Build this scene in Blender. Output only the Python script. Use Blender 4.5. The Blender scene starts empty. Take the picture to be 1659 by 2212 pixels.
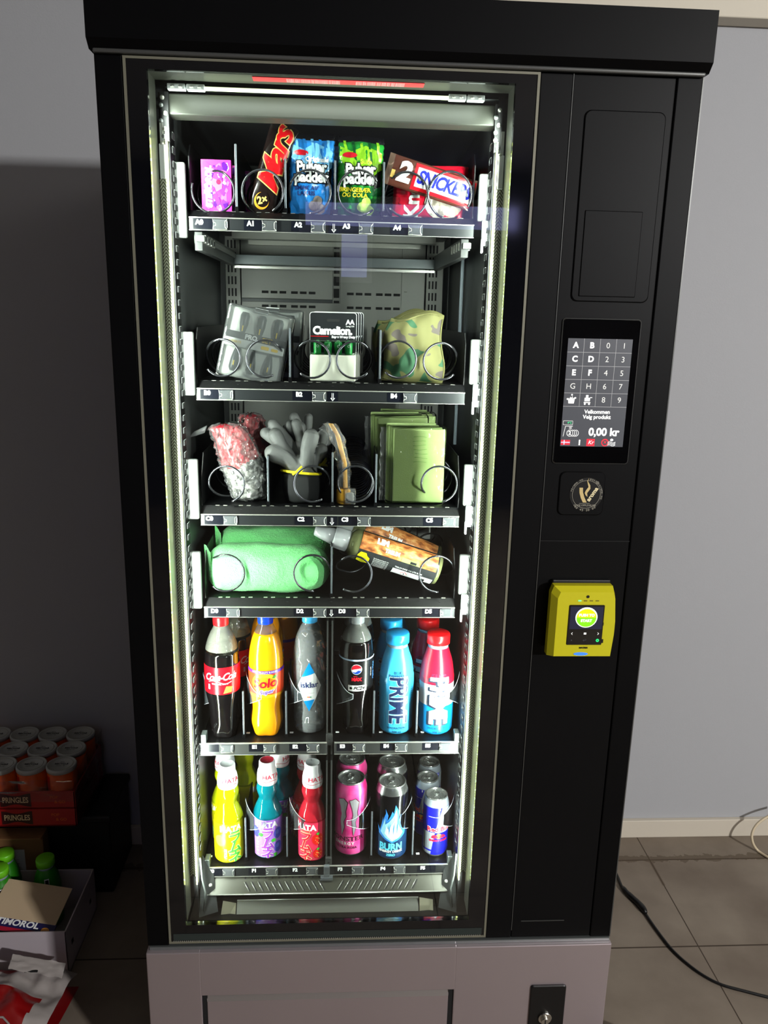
import bpy, bmesh, math, random
from mathutils import Vector, Matrix, noise
random.seed(7)
PI = math.pi
sc = bpy.context.scene
COL = sc.collection

# ------------------------------------------------------------------ camera
F_PX, PITCH, YAW, ROLL = 1693.7, .245, .057, .0229
CAM = Vector((.3611, -1.2745, 1.590))
_cp, _sp, _cy, _sy = math.cos(PITCH), math.sin(PITCH), math.cos(YAW), math.sin(YAW)
FW = Vector((_sy*_cp, _cy*_cp, -_sp)); _r = Vector((_cy, -_sy, 0)); _u = _r.cross(FW)
RT = _r*math.cos(ROLL) + _u*math.sin(ROLL); UP = -_r*math.sin(ROLL) + _u*math.cos(ROLL)
cd = bpy.data.cameras.new('camera'); cam = bpy.data.objects.new('camera', cd); COL.objects.link(cam)
cd.sensor_fit = 'VERTICAL'; cd.sensor_height = 24; cd.lens = F_PX/2212*24; cd.clip_start = .02; cd.clip_end = 50
cam.matrix_world = Matrix(((RT.x, UP.x, -FW.x, CAM.x), (RT.y, UP.y, -FW.y, CAM.y), (RT.z, UP.z, -FW.z, CAM.z), (0, 0, 0, 1)))
sc.camera = cam
# a point of the place seen in the photograph, on the plane y = Y or z = Z
def at(px, py, Y):
    d = FW + RT*((px-829.5)/F_PX) - UP*((py-1106)/F_PX)
    return CAM + d*((Y-CAM.y)/d.y)
def atz(px, py, Z):
    d = FW + RT*((px-829.5)/F_PX) - UP*((py-1106)/F_PX)
    return CAM + d*((Z-CAM.z)/d.z)
def fit(x0, x1, yt, yb, Y):
    ym, xm = (yt+yb)/2, (x0+x1)/2
    a, b, t, o = at(x0, ym, Y), at(x1, ym, Y), at(xm, yt, Y), at(xm, yb, Y)
    return (a.x+b.x)/2, b.x-a.x, o.z, t.z-o.z

# ------------------------------------------------------------------ world, lights, exposure
sc.view_settings.view_transform = 'Standard'; sc.view_settings.look = 'None'
sc.view_settings.exposure = 0.0; sc.view_settings.gamma = 1.0; sc.view_settings.use_curve_mapping = False
w = bpy.data.worlds.new('world'); sc.world = w; w.use_nodes = True
w.node_tree.nodes['Background'].inputs[0].default_value = (.55, .56, .6, 1)
w.node_tree.nodes['Background'].inputs[1].default_value = .07
def area(name, loc, rot, sx, sy, power, col=(1, 1, 1), spread=PI):
    l = bpy.data.lights.new(name, 'AREA'); l.shape = 'RECTANGLE'; l.size = sx; l.size_y = sy; l.energy = power; l.color = col; l.spread = spread
    o = bpy.data.objects.new(name, l); COL.objects.link(o); o.location = loc; o.rotation_euler = rot; return o
def aim(o, tgt): o.rotation_euler = (Vector(tgt)-o.location).to_track_quat('-Z', 'Y').to_euler()
ROOM_LAMP = area('room_lamp_light', (3.5, -3.9, 2.51), (0, 0, 0), .2, .2, 262, (1, .99, .98)); aim(ROOM_LAMP, (.9, .6, .9))
ROOM_SOFT = area('room_soft_light', (2.1, -1.3, 2.56), (0, 0, 0), 1.2, .6, 13, (1, .94, .88))
LED_COL = (.93, 1, .93)
LED_L = area('led_light_left', (.0895, .046, 1.19), (0, 0, 0), .008, 1.40, 10, LED_COL); LED_L.rotation_euler = (PI/2, 0, -.95)
LED_R = area('led_light_right', (.6005, .046, 1.19), (0, 0, 0), .008, 1.40, 10, LED_COL); LED_R.rotation_euler = (PI/2, 0, .95)
LED_T = area('led_light_top', (.345, .044, 1.905), (0, 0, 0), .46, .01, .35, LED_COL); LED_T.rotation_euler = (.75, 0, 0)

# ------------------------------------------------------------------ materials
def lin(c):
    c /= 255.
    return c/12.92 if c <= .04045 else ((c+.055)/1.055)**2.4
def rgb(c): return (lin(c[0]), lin(c[1]), lin(c[2]), 1)
MATS = {}
def M(name, col=(128, 128, 128), rough=.5, metal=0., emit=0., coat=0., spec=.5, sss=0.):
    if name in MATS: return MATS[name]
    m = bpy.data.materials.new(name); m.use_nodes = True; b = m.node_tree.nodes['Principled BSDF']
    b.inputs['Base Color'].default_value = rgb(col); b.inputs['Roughness'].default_value = rough; b.inputs['Metallic'].default_value = metal
    b.inputs['Specular IOR Level'].default_value = spec
    if coat: b.inputs['Coat Weight'].default_value = coat; b.inputs['Coat Roughness'].default_value = .06
    if emit: b.inputs['Emission Color'].default_value = rgb(col); b.inputs['Emission Strength'].default_value = emit
    MATS[name] = m; return m
def P(m): return m.node_tree.nodes['Principled BSDF']
def add_bump(m, kind='noise', scale=60, strength=.4, dist=.002, detail=3, stretch=None):
    nt = m.node_tree; n, L = nt.nodes, nt.links
    tc = n.new('ShaderNodeTexCoord'); mp = n.new('ShaderNodeMapping'); L.new(tc.outputs['Object'], mp.inputs[0])
    if stretch: mp.inputs['Scale'].default_value = stretch
    if kind == 'noise':
        t = n.new('ShaderNodeTexNoise'); t.inputs['Scale'].default_value = scale; t.inputs['Detail'].default_value = detail; out = t.outputs[0]
    elif kind == 'vor':
        t = n.new('ShaderNodeTexVoronoi'); t.inputs['Scale'].default_value = scale; t.feature = 'DISTANCE_TO_EDGE'; out = t.outputs[0]
    else:
        t = n.new('ShaderNodeTexWave'); t.inputs['Scale'].default_value = scale; out = t.outputs[1]
    L.new(mp.outputs[0], t.inputs[0])
    b = n.new('ShaderNodeBump'); b.inputs['Strength'].default_value = strength; b.inputs['Distance'].default_value = dist
    L.new(out, b.inputs['Height'])
    for q in n:
        if q.type in ('BSDF_PRINCIPLED', 'BSDF_GLOSSY'): L.new(b.outputs[0], q.inputs['Normal'])
    return m
def ramp_col(m, tex, scale, stops, detail=4, rough_noise=.6, stretch=None, dist=0, interp='LINEAR', thr=None):
    nt = m.node_tree; n, L = nt.nodes, nt.links
    tc = n.new('ShaderNodeTexCoord'); mp = n.new('ShaderNodeMapping'); L.new(tc.outputs['Object'], mp.inputs[0])
    if stretch: mp.inputs['Scale'].default_value = stretch
    t = n.new('ShaderNodeTexNoise' if tex == 'noise' else 'ShaderNodeTexWave' if tex == 'wave' else 'ShaderNodeTexVoronoi')
    t.inputs['Scale'].default_value = scale
    if tex != 'vor': t.inputs['Detail'].default_value = detail; t.inputs['Distortion'].default_value = dist
    L.new(mp.outputs[0], t.inputs[0])
    r = n.new('ShaderNodeValToRGB'); r.color_ramp.interpolation = interp
    e = r.color_ramp.elements
    while len(e) < len(stops): e.new(.5)
    for q, (p, c) in zip(e, stops): q.position = p; q.color = rgb(c)
    L.new(t.outputs['Fac' if tex != 'vor' else 'Distance'], r.inputs[0]); L.new(r.outputs[0], P(m).inputs['Base Color'])
    return m
# clear sheet or skin: transparent where seen straight on, mirror-like at grazing angles
def clear(name, tint=(255, 255, 255), ior=1.45, rough=.03, body=None, bodyfac=0.):
    if name in MATS: return MATS[name]
    m = bpy.data.materials.new(name); m.use_nodes = True; nt = m.node_tree; n, L = nt.nodes, nt.links; n.clear()
    out = n.new('ShaderNodeOutputMaterial'); mx = n.new('ShaderNodeMixShader'); fr = n.new('ShaderNodeFresnel'); fr.inputs[0].default_value = ior
    t = n.new('ShaderNodeBsdfTransparent'); t.inputs[0].default_value = rgb(tint); g = n.new('ShaderNodeBsdfGlossy'); g.inputs['Roughness'].default_value = rough
    src = t.outputs[0]
    if body:
        d = n.new('ShaderNodeBsdfDiffuse'); d.inputs[0].default_value = rgb(body); m2 = n.new('ShaderNodeMixShader'); m2.inputs[0].default_value = bodyfac
        L.new(t.outputs[0], m2.inputs[1]); L.new(d.outputs[0], m2.inputs[2]); src = m2.outputs[0]
    L.new(fr.outputs[0], mx.inputs[0]); L.new(src, mx.inputs[1]); L.new(g.outputs[0], mx.inputs[2]); L.new(mx.outputs[0], out.inputs[0])
    MATS[name] = m; return m

BLACK = M('matt_black_paint', (6, 6, 7), .45, 0, 0, 0, .10); add_bump(BLACK, 'noise', 900, .08, .0004)
BLACK2 = M('satin_black_panel', (11, 11, 12), .42, 0, 0, 0, .11); add_bump(BLACK2, 'noise', 900, .08, .0004)
EDGE = M('polished_black_edge', (95, 96, 94), .3, .6)
DARKGLASS = M('black_glass_border', (9, 10, 14), .06, 0, 0, .6)
SCREENGLASS = M('screen_glass', (3, 3, 4), .05, 0, 0, .6)
TRIM = M('pale_door_seal', (128, 126, 110), .35, .3)  # pale tone stands in for light leaking along the door edge
STEEL = M('brushed_steel', (200, 187, 191), .36, .8)
def brushed():
    nt = STEEL.node_tree; n, L = nt.nodes, nt.links
    tc = n.new('ShaderNodeTexCoord'); mp = n.new('ShaderNodeMapping'); mp.inputs['Scale'].default_value = (3, 3, 500)
    t = n.new('ShaderNodeTexNoise'); t.inputs['Scale'].default_value = 4; t.inputs['Detail'].default_value = 5
    L.new(tc.outputs['Object'], mp.inputs[0]); L.new(mp.outputs[0], t.inputs[0])
    r = n.new('ShaderNodeMapRange'); r.inputs[3].default_value = .3; r.inputs[4].default_value = .46; L.new(t.outputs[0], r.inputs[0]); L.new(r.outputs[0], P(STEEL).inputs['Roughness'])
    t2 = n.new('ShaderNodeTexNoise'); t2.inputs['Scale'].default_value = 7; b = n.new('ShaderNodeBump'); b.inputs['Strength'].default_value = .12; b.inputs['Distance'].default_value = .01
    L.new(tc.outputs['Object'], t2.inputs[0]); L.new(t2.outputs[0], b.inputs['Height']); L.new(b.outputs[0], P(STEEL).inputs['Normal'])
brushed()
INNER = M('dark_inner_steel', (50, 52, 52), .4, .25)
BACKSTEEL = M('galvanised_back_panel', (118, 118, 113), .45, .25)
HOLE = M('dark_hole', (6, 6, 7), .8)
GREYM = M('grey_bracket', (88, 90, 87), .55, 0)
ZINC = M('zinc_bracket', (160, 166, 164), .3, .8)
TRAYM = M('black_shelf_metal', (7, 7, 8), .38, 0, 0, 0, .15)
RAILM = M('dark_price_rail', (28, 30, 32), .35, .1)
RAILE = M('steel_price_rail', (66, 67, 66), .35, .4)
BRIGHT = M('bright_edge', (215, 215, 205), .25, .7)
WIRE = M('black_coil_wire', (84, 84, 88), .2, .85)
WHITE = M('white_print', (245, 245, 245), .5)
LABELB = M('black_price_label', (14, 16, 24), .22)
LED = M('led_glow', (238, 255, 225), .5, 0, 3.0)
LEDY = M('led_cover_glow', (236, 240, 150), .5, 0, .55)
CHAN = M('door_inner_channel', (72, 74, 66), .38, .3)
CLIP = clear('clear_clip', (205, 215, 225), 1.6, .08, (210, 215, 220), .12)
PANE = clear('door_glass', (246, 250, 248), 1.45, .0)
PET = clear('clear_bottle_plastic', (232, 236, 236), 1.5, .05, (230, 232, 230), .06); add_bump(PET, 'noise', 90, .25, .002)
FILM = clear('clear_film', (246, 246, 246), 1.5, .12, (235, 235, 235), .06); add_bump(FILM, 'noise', 55, 1., .02, 3)
FLAPC = clear('clear_retainer', (240, 244, 248), 1.45, .04, (225, 235, 245), .05)

# ------------------------------------------------------------------ mesh builder
def planemap(x0, y0, z0, ang=0., sx=1., sz=1.):
    ca, sa = math.cos(ang), math.sin(ang)
    return lambda u, v, o: (x0+(u*ca-v*sa)*sx, y0-o, z0+(u*sa+v*ca)*sz)
def xf(base, x=0., z=0., ang=0., sx=1., sz=1.):       # place a design inside another surface mapping
    ca, sa = math.cos(ang), math.sin(ang)
    return lambda u, v, o: base(x+(u*sx*ca-v*sz*sa), z+(u*sx*sa+v*sz*ca), o)
def textgeo(s, size, bold, shear, align, space):
    cu = bpy.data.curves.new('t', 'FONT'); cu.body = s; cu.size = size; cu.offset = bold; cu.shear = shear; cu.align_x = align; cu.align_y = 'CENTER'
    cu.space_character = space; cu.resolution_u = 3
    try: cu.fill_mode = 'FRONT'
    except Exception: pass
    ob = bpy.data.objects.new('t', cu); COL.objects.link(ob)
    dg = bpy.context.evaluated_depsgraph_get(); me = bpy.data.meshes.new_from_object(ob.evaluated_get(dg))
    vs = [(v.co.x, v.co.y) for v in me.vertices]; fs = [tuple(p.vertices) for p in me.polygons]
    bpy.data.objects.remove(ob); bpy.data.curves.remove(cu); bpy.data.meshes.remove(me)
    return vs, fs
class MB:
    def __init__(s): s.v = []; s.f = []; s.m = []; s.sm = []; s.mats = []
    def mid(s, m):
        if m not in s.mats: s.mats.append(m)
        return s.mats.index(m)
    def add(s, vs, fs, m, smooth=False):
        o = len(s.v); s.v += [tuple(q) for q in vs]; k = s.mid(m)
        for f in fs: s.f.append(tuple(o+i for i in f)); s.m.append(k); s.sm.append(smooth)
        return s
    def frombm(s, bm, m, smooth=False):
        bm.verts.index_update(); s.add([v.co[:] for v in bm.verts], [[v.index for v in f.verts] for f in bm.faces], m, smooth); bm.free(); return s
    def box(s, x0, x1, y0, y1, z0, z1, m, bev=0., seg=2, xform=None):
        bm = bmesh.new(); bmesh.ops.create_cube(bm, size=1)
        for v in bm.verts: v.co = Vector(((x0+x1)/2+v.co.x*(x1-x0), (y0+y1)/2+v.co.y*(y1-y0), (z0+z1)/2+v.co.z*(z1-z0)))
        if bev: bmesh.ops.bevel(bm, geom=bm.edges[:]+bm.verts[:], offset=bev, segments=seg, affect='EDGES', profile=.5)
        if xform:
            for v in bm.verts: v.co = xform @ v.co
        return s.frombm(bm, m)
    def grid(s, fn, nu, nv, m, wrapu=False, smooth=True):
        vs = [fn(i/(nu if wrapu else nu-1), j/(nv-1)) for j in range(nv) for i in range(nu)]
        fs = []; k = nu if wrapu else nu-1
        cols = {}
        for j in range(nv-1):
            for i in range(k):
                i2 = (i+1) % nu; q = (j*nu+i, j*nu+i2, (j+1)*nu+i2, (j+1)*nu+i)
                mm = m(i/k, j/(nv-1)) if callable(m) else m
                cols.setdefault(mm, []).append(q)
        o = len(s.v); s.v += [tuple(q) for q in vs]
        for mm, qs in cols.items():
            kk = s.mid(mm)
            for q in qs: s.f.append(tuple(o+i for i in q)); s.m.append(kk); s.sm.append(smooth)
        return s
    def lathe(s, prof, m, seg=40, x=0., y=0., z=0., mod=None, cap=True):
        # prof: (r, z) or (r, z, material of the band above it)
        n = len(prof); vs = []; cols = {}
        for p in prof:
            for i in range(seg):
                a = 2*PI*i/seg; r = p[0]*(mod(a, p[1]) if mod else 1)
                vs.append((x+r*math.sin(a), y-r*math.cos(a), z+p[1]))
        for j in range(n-1):
            mm = prof[j][2] if len(prof[j]) > 2 and prof[j][2] else m
            for i in range(seg): cols.setdefault(mm, []).append((j*seg+i, j*seg+(i+1) % seg, (j+1)*seg+(i+1) % seg, (j+1)*seg+i))
        if cap:
            cols.setdefault(m, []).append(tuple(range(seg-1, -1, -1))); cols[m].append(tuple((n-1)*seg+i for i in range(seg)))
        o = len(s.v); s.v += vs
        for mm, qs in cols.items():
            kk = s.mid(mm)
            for q in qs: s.f.append(tuple(o+i for i in q)); s.m.append(kk); s.sm.append(len(q) == 4)
        return s
    def tube(s, pts, r, m, seg=6, closed=False, caps=True):
        pts = [Vector(p) for p in pts]; n = len(pts); rs = r if isinstance(r, (list, tuple)) else [r]*n
        vs = []; nrm = None
        for i, p in enumerate(pts):
            a = pts[(i-1) % n] if (closed or i > 0) else p; b = pts[(i+1) % n] if (closed or i < n-1) else p
            t = (b-a).normalized()
            if nrm is None: nrm = t.orthogonal().normalized()
            nrm = (nrm - t*nrm.dot(t)); nrm = nrm.normalized() if nrm.length > 1e-6 else t.orthogonal().normalized()
            bi = t.cross(nrm)
            for k in range(seg):
                an = 2*PI*k/seg; vs.append(p+nrm*(rs[i]*math.cos(an))+bi*(rs[i]*math.sin(an)))
        fs = []
        for i in range(n if closed else n-1):
            j = (i+1) % n
            for k in range(seg): fs.append((i*seg+k, i*seg+(k+1) % seg, j*seg+(k+1) % seg, j*seg+k))
        if caps and not closed: fs.append(tuple(range(seg-1, -1, -1))); fs.append(tuple((n-1)*seg+k for k in range(seg)))
        return s.add(vs, fs, m, True)
    def flat(s, vs, fs, mp, m, o=.0005, step=None):
        bm = bmesh.new(); bv = [bm.verts.new((x, y, 0)) for x, y in vs]
        for f in fs:
            try: bm.faces.new([bv[i] for i in f])
            except ValueError: pass
        if step and vs:
            bmesh.ops.triangulate(bm, faces=[f for f in bm.faces if len(f.verts) > 4])
            for ax in (0, 1):
                lo = min(v[ax] for v in vs); hi = max(v[ax] for v in vs); c = math.floor(lo/step)*step+step
                nn = Vector((1, 0, 0)) if ax == 0 else Vector((0, 1, 0))
                while c < hi:
                    bmesh.ops.bisect_plane(bm, geom=bm.verts[:]+bm.edges[:]+bm.faces[:], plane_co=nn*c, plane_no=nn, dist=1e-7); c += step
        bm.verts.index_update()
        vv = [mp(v.co.x, v.co.y, o) for v in bm.verts]; ff = [[v.index for v in f.verts] for f in bm.faces]; bm.free()
        return s.add(vv, ff, m)
    def text(s, t, size, mp, m, o=.0006, bold=0., shear=0., align='CENTER', space=1., step=None):
        vs, fs = textgeo(t, size, bold, shear, align, space); return s.flat(vs, fs, mp, m, o, step)
    def shape(s, pts, mp, m, o=.0005, step=None): return s.flat(pts, [tuple(range(len(pts)))], mp, m, o, step)
    def rect(s, x0, x1, z0, z1, mp, m, o=.0004, step=None): return s.shape([(x0, z0), (x1, z0), (x1, z1), (x0, z1)], mp, m, o, step)
    def ell(s, cx, cz, rx, rz, mp, m, o=.0005, step=None, n=28): return s.shape([(cx+rx*math.cos(2*PI*i/n), cz+rz*math.sin(2*PI*i/n)) for i in range(n)], mp, m, o, step)
    def build(s, name, parent=None, label=None, xform=None):
        me = bpy.data.meshes.new(name); vs = [xform @ Vector(v) for v in s.v] if xform else s.v
        me.from_pydata([tuple(v) for v in vs], [], s.f)
        for m in s.mats: me.materials.append(m)
        me.polygons.foreach_set('material_index', s.m); me.polygons.foreach_set('use_smooth', s.sm); me.update()
        o = bpy.data.objects.new(name, me); COL.objects.link(o)
        if parent: o.parent = parent
        if label: o['label'] = label
        return o
def thing(name, label, cat, loc=(0, 0, 0), rot=(0, 0, 0), group=None):
    o = bpy.data.objects.new(name, None); COL.objects.link(o); o.empty_display_size = .02
    o.location = loc; o.rotation_euler = rot; o['label'] = label; o['category'] = cat
    if group: o['group'] = group
    return o
def tag(o, label, cat, group=None):
    o['label'] = label; o['category'] = cat
    if group: o['group'] = group
    return o
def struct(o): o['kind'] = 'structure'; return o
def dup(root, label, loc=None, rot=None, group=None):
    r = root.copy(); COL.objects.link(r); r['label'] = label
    if loc is not None: r.location = loc
    if rot is not None: r.rotation_euler = rot
    if group: r['group'] = group
    for ch in list(root.children):
        c = ch.copy(); COL.objects.link(c); c.parent = r
        for g in list(ch.children):
            d = g.copy(); COL.objects.link(d); d.parent = c
    return r
def rrect(x0, x1, z0, z1, r, n=5):
    pts = []
    for cx, cz, a0 in ((x1-r, z1-r, 0), (x0+r, z1-r, PI/2), (x0+r, z0+r, PI), (x1-r, z0+r, 3*PI/2)):
        for i in range(n+1): a = a0+PI/2*i/n; pts.append((cx+r*math.cos(a), cz+r*math.sin(a)))
    return pts
def plate(mb, pts, y0, y1, m, bev=.0012):       # rounded plate between y0 (front) and y1, bevelled front edge
    n = len(pts); cx = sum(p[0] for p in pts)/n; cz = sum(p[1] for p in pts)/n
    w_ = max(p[0] for p in pts)-cx; h_ = max(p[1] for p in pts)-cz
    inn = [(cx+(x-cx)*(1-bev/w_), cz+(z-cz)*(1-bev/h_)) for x, z in pts]
    vs = [(x, y1, z) for x, z in pts]+[(x, y0+bev, z) for x, z in pts]+[(x, y0, z) for x, z in inn]
    fs = [tuple(range(2*n, 3*n))]
    for i in range(n):
        j = (i+1) % n; fs += [(i, j, n+j, n+i), (n+i, n+j, 2*n+j, 2*n+i)]
    return mb.add(vs, fs, m)
def frame(mb, x0, x1, z0, z1, X0, X1, Z0, Z1, y0, y1, m):   # ring of four boxes: outer xz, inner XZ
    mb.box(x0, X0, y0, y1, z0, z1, m); mb.box(X1, x1, y0, y1, z0, z1, m); mb.box(X0, X1, y0, y1, Z1, z1, m); mb.box(X0, X1, y0, y1, z0, Z0, m); return mb

# ================================================================== the room
WALLM = M('painted_wall', (170, 171, 174), .7); add_bump(WALLM, 'noise', 260, .15, .001)
FLOORM = M('floor_tile', (112, 102, 91), .6, 0, 0, 0, .2)
def floor_nodes():
    nt = FLOORM.node_tree; n, L = nt.nodes, nt.links
    g = n.new('ShaderNodeNewGeometry'); sp = n.new('ShaderNodeSeparateXYZ'); L.new(g.outputs['Position'], sp.inputs[0])
    def mth(op, a, b=None):
        q = n.new('ShaderNodeMath'); q.operation = op
        for k, x in enumerate((a, b)):
            if x is None: continue
            if isinstance(x, (int, float)): q.inputs[k].default_value = x
            else: L.new(x, q.inputs[k])
        return q.outputs[0]
    def line(co, off, per, wd):
        a = mth('MODULO', mth('ADD', mth('SUBTRACT', co, off), 40*per+per/2), per)
        return mth('LESS_THAN', mth('ABSOLUTE', mth('SUBTRACT', a, per/2)), wd)
    ln = mth('MAXIMUM', line(sp.outputs[1], .403, .337, .0022), line(sp.outputs[0], 1.311, .674, .0016))
    t = n.new('ShaderNodeTexNoise'); t.inputs['Scale'].default_value = 5; t.inputs['Detail'].default_value = 8; L.new(g.outputs['Position'], t.inputs[0])
    r = n.new('ShaderNodeValToRGB'); r.color_ramp.elements[0].position = .3; r.color_ramp.elements[0].color = rgb((116, 104, 92)); r.color_ramp.elements[1].position = .7; r.color_ramp.elements[1].color = rgb((142, 131, 117))
    L.new(t.outputs[0], r.inputs[0])
    mx = n.new('ShaderNodeMixRGB'); mx.inputs[2].default_value = rgb((70, 60, 50)); L.new(ln, mx.inputs[0]); L.new(r.outputs[0], mx.inputs[1]); 
    # dried spill along the joint nearest the wall and down the cross joint
    t2 = n.new('ShaderNodeTexNoise'); t2.inputs['Scale'].default_value = 40; L.new(g.outputs['Position'], t2.inputs[0])
    wob = mth('MULTIPLY', mth('SUBTRACT', t2.outputs[0], .5), .05)
    s1 = mth('LESS_THAN', mth('ABSOLUTE', mth('ADD', mth('SUBTRACT', sp.outputs[1], .745), wob)), .012)
    s2 = mth('MULTIPLY', mth('LESS_THAN', mth('ABSOLUTE', mth('SUBTRACT', sp.outputs[0], 1.311)), .0045), mth('GREATER_THAN', sp.outputs[1], .63))
    s2 = mth('MULTIPLY', s2, mth('LESS_THAN', sp.outputs[1], .76))
    m2 = n.new('ShaderNodeMixRGB'); m2.inputs[2].default_value = rgb((80, 66, 50)); L.new(mth('MULTIPLY', mth('MAXIMUM', s1, s2), .55), m2.inputs[0]); L.new(mx.outputs[0], m2.inputs[1])
    L.new(m2.outputs[0], P(FLOORM).inputs['Base Color'])
floor_nodes()
struct(MB().box(-3, 4.5, -5.2, .95, -.1, 0, FLOORM).build('floor'))
struct(MB().box(-3, 4.5, .86, .95, 0, 2.7, WALLM).build('wall_back'))
ROOMW = M('room_wall', (150, 148, 146), .8)
struct(MB().box(-3.1, -3, -5.2, .95, 0, 2.7, ROOMW).build('wall_left'))
struct(MB().box(4.5, 4.6, -5.2, .95, 0, 2.7, ROOMW).build('wall_right'))
struct(MB().box(-3.1, 4.6, -5.3, -5.2, 0, 2.7, M('far_room_wall', (60, 60, 66), .8)).build('wall_front'))
struct(MB().box(-3.1, 4.6, -5.3, .95, 2.7, 2.8, M('ceiling_paint', (190, 188, 182), .8)).build('ceiling'))
CREAM = M('cream_trim', (216, 208, 190), .6)
struct(MB().box(-3, 4.5, .80, .86, 2.306, 2.7, CREAM, .003).build('trim_1'))
struct(MB().box(-3, 4.5, .845, .86, 0, .061, M('cream_skirting', (205, 196, 180), .5), .002).build('baseboard_back'))
# unseen glowing panels added behind the camera for lilac reflections in the door glass
PANEL_GLOW = M('panel_glow_lilac', (170, 172, 235), .5, 0, 3.6); wf = M('panel_frame_paint', (200, 200, 205), .5)
wa, wb = at(660, 436, 5.2), at(1115, 500, 5.2)
wm = MB(); zc0, zc1 = wb.z, wa.z; frame(wm, wa.x-.05, wb.x+.05, zc0-.05, zc1+.05, wa.x, wb.x, zc0, zc1, -5.2, -5.16, wf)
wo = struct(wm.build('glow_panel_1')); MB().box(wa.x, wb.x, -5.2, -5.19, zc0, zc1, PANEL_GLOW).build('pane', wo)
wa, wb = at(738, 500, 5.2), at(792, 600, 5.2)
wm = MB(); frame(wm, wa.x-.04, wb.x+.04, wb.z-.04, wa.z, wa.x, wb.x, wb.z, wa.z-.02, -5.2, -5.16, wf)
wo = struct(wm.build('glow_panel_2')); MB().box(wa.x, wb.x, -5.2, -5.19, wb.z, wa.z-.02, PANEL_GLOW).build('pane', wo)
cl = thing('ceiling_lamp', 'square white lamp hanging at the far right corner of the room', 'lamp', (3.5, -3.9, 2.68))
MB().box(-.18, .18, -.18, .18, -.12, 0, M('lamp_white', (230, 230, 228), .5), .01).build('lamp_housing', cl)
MB().box(-.14, .14, -.14, .14, -.128, -.118, M('lamp_glow', (255, 250, 240), .5, 0, 6)).build('lamp_diffuser', cl)

# ================================================================== the vending machine
VM = thing('vending_machine', 'tall black glass-front vending machine standing against the grey wall', 'vending machine')
GX0, GX1, GZ0, GZ1 = .0745, .6155, .4575, 1.929     # clear opening of the door glass
def cabinet():
    mb = MB()
    mb.box(0, .0405, 0, .82, .41, 1.951, BLACK, .002)                       # left post
    mb.box(.86, .9, .0, .82, .41, 1.951, BLACK, .002)                       # right post
    mb.box(.0405, .86, .62, .82, .41, 1.951, BLACK)                         # back
    mb.box(.64, .86, .05, .62, .41, 1.951, BLACK)                           # body behind the control column
    mb.box(.0405, .64, .09, .62, .30, .415, BLACK); mb.box(0.002, .898, .02, .82, .04, .41, BLACK)
    mb.box(.0405, .64, .06, .62, 1.925, 1.951, BLACK)
    return mb.build('cabinet', VM)
CAB = cabinet()
mb = MB()                                                                    # cap, chamfered underneath
pr = [(-.018, 1.963), (-.018, 2.032), (.07, 2.032), (.07, 1.951), (-.006, 1.951)]
vs = [(x, y, z) for x in (-.0045, .9045) for y, z in pr]; n = len(pr)
mb.add(vs, [tuple(range(n)), tuple(range(2*n-1, n-1, -1))]+[(i, n+i, n+(i+1) % n, (i+1) % n) for i in range(n)], BLACK)
mb.build('top_cap', VM)
MB().box(.001, .899, -.009, .0, 1.9465, 1.9525, EDGE, .002).build('cap_edge_strip', VM)
# control column
mb = MB(); mb.box(.6525, .7015, 0, .05, .412, 1.946, BLACK2, .0015); mb.build('hinge_panel', VM)
mb = MB(); mb.box(.7025, .8585, .0005, .05, .412, 1.946, BLACK2, .0015)
def q(px, py): p = at(px, py, 0); return p.x, p.z
ax, az = q(1250, 233); bx, bz = q(1412, 655)
plate(mb, rrect(.7230, .8480, bz, az-.002, .010), -.0022, .001, BLACK2, .0015)
ax, az = q(1251, 454); bx, bz = q(1375, 643)
plate(mb, rrect(.7345, .8255, bz, az, .0012), -.0038, .0, BLACK2, .001)
ax, az = q(1222, 1018); bx, bz = q(1300, 1113)
plate(mb, rrect(.7280, .8060, bz, az, .010), -.0022, .001, BLACK2, .0015)
ax, az = q(1160, 1168); mb.box(.7025, .8585, -.0006, .001, az-.0006, az+.0006, HOLE)
ax, az = q(1140, 1989); mb.box(.720, .805, -.0012, .001, az-.0005, az+.0005, EDGE)
mb.box(.7015, .7027, -.001, .002, .43, 1.946, EDGE)
mb.build('control_panel', VM)
MB().box(.899, .9008, .0, .004, .41, 1.95, EDGE).build('edge_strip', VM)
# door: seal, glass border, inner return, pane
D = MB()
frame(D, .0415, .6515, .417, 1.9455, .0455, .6475, .4210, 1.942, -.003, .03, TRIM)
for k in range(150): D.box(.05+k*.00395, .052+k*.00395, -.0045, -.003, .4225, .4235, BRIGHT)
D.build('door_frame', VM, 'pale metallic seal around the glass door')
D = MB(); frame(D, .0462, .6465, .4215, 1.942, GX0, GX1, GZ0, GZ1, -.002, .008, DARKGLASS)
D.rect(.05, .643, .4235, .4385, planemap(0, -.002, 0), M('dotted_seal', (52, 60, 58), .3, .3), .0004)
DG = D.build('glass_border', VM)
MB().box(GX0, GX1, -.001, .004, GZ0, GZ1, PANE).build('glass_pane', VM)
D = MB(); t = .004
D.box(GX0-t, GX0, .008, .052, GZ0, GZ1, CHAN); D.box(GX1, GX1+t, .008, .052, GZ0, GZ1, CHAN); D.box(GX0-t, GX1+t, .008, .052, GZ1, GZ1+t, CHAN); pass
D.build('door_liner', VM, 'silver inner return of the door opening')
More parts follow.
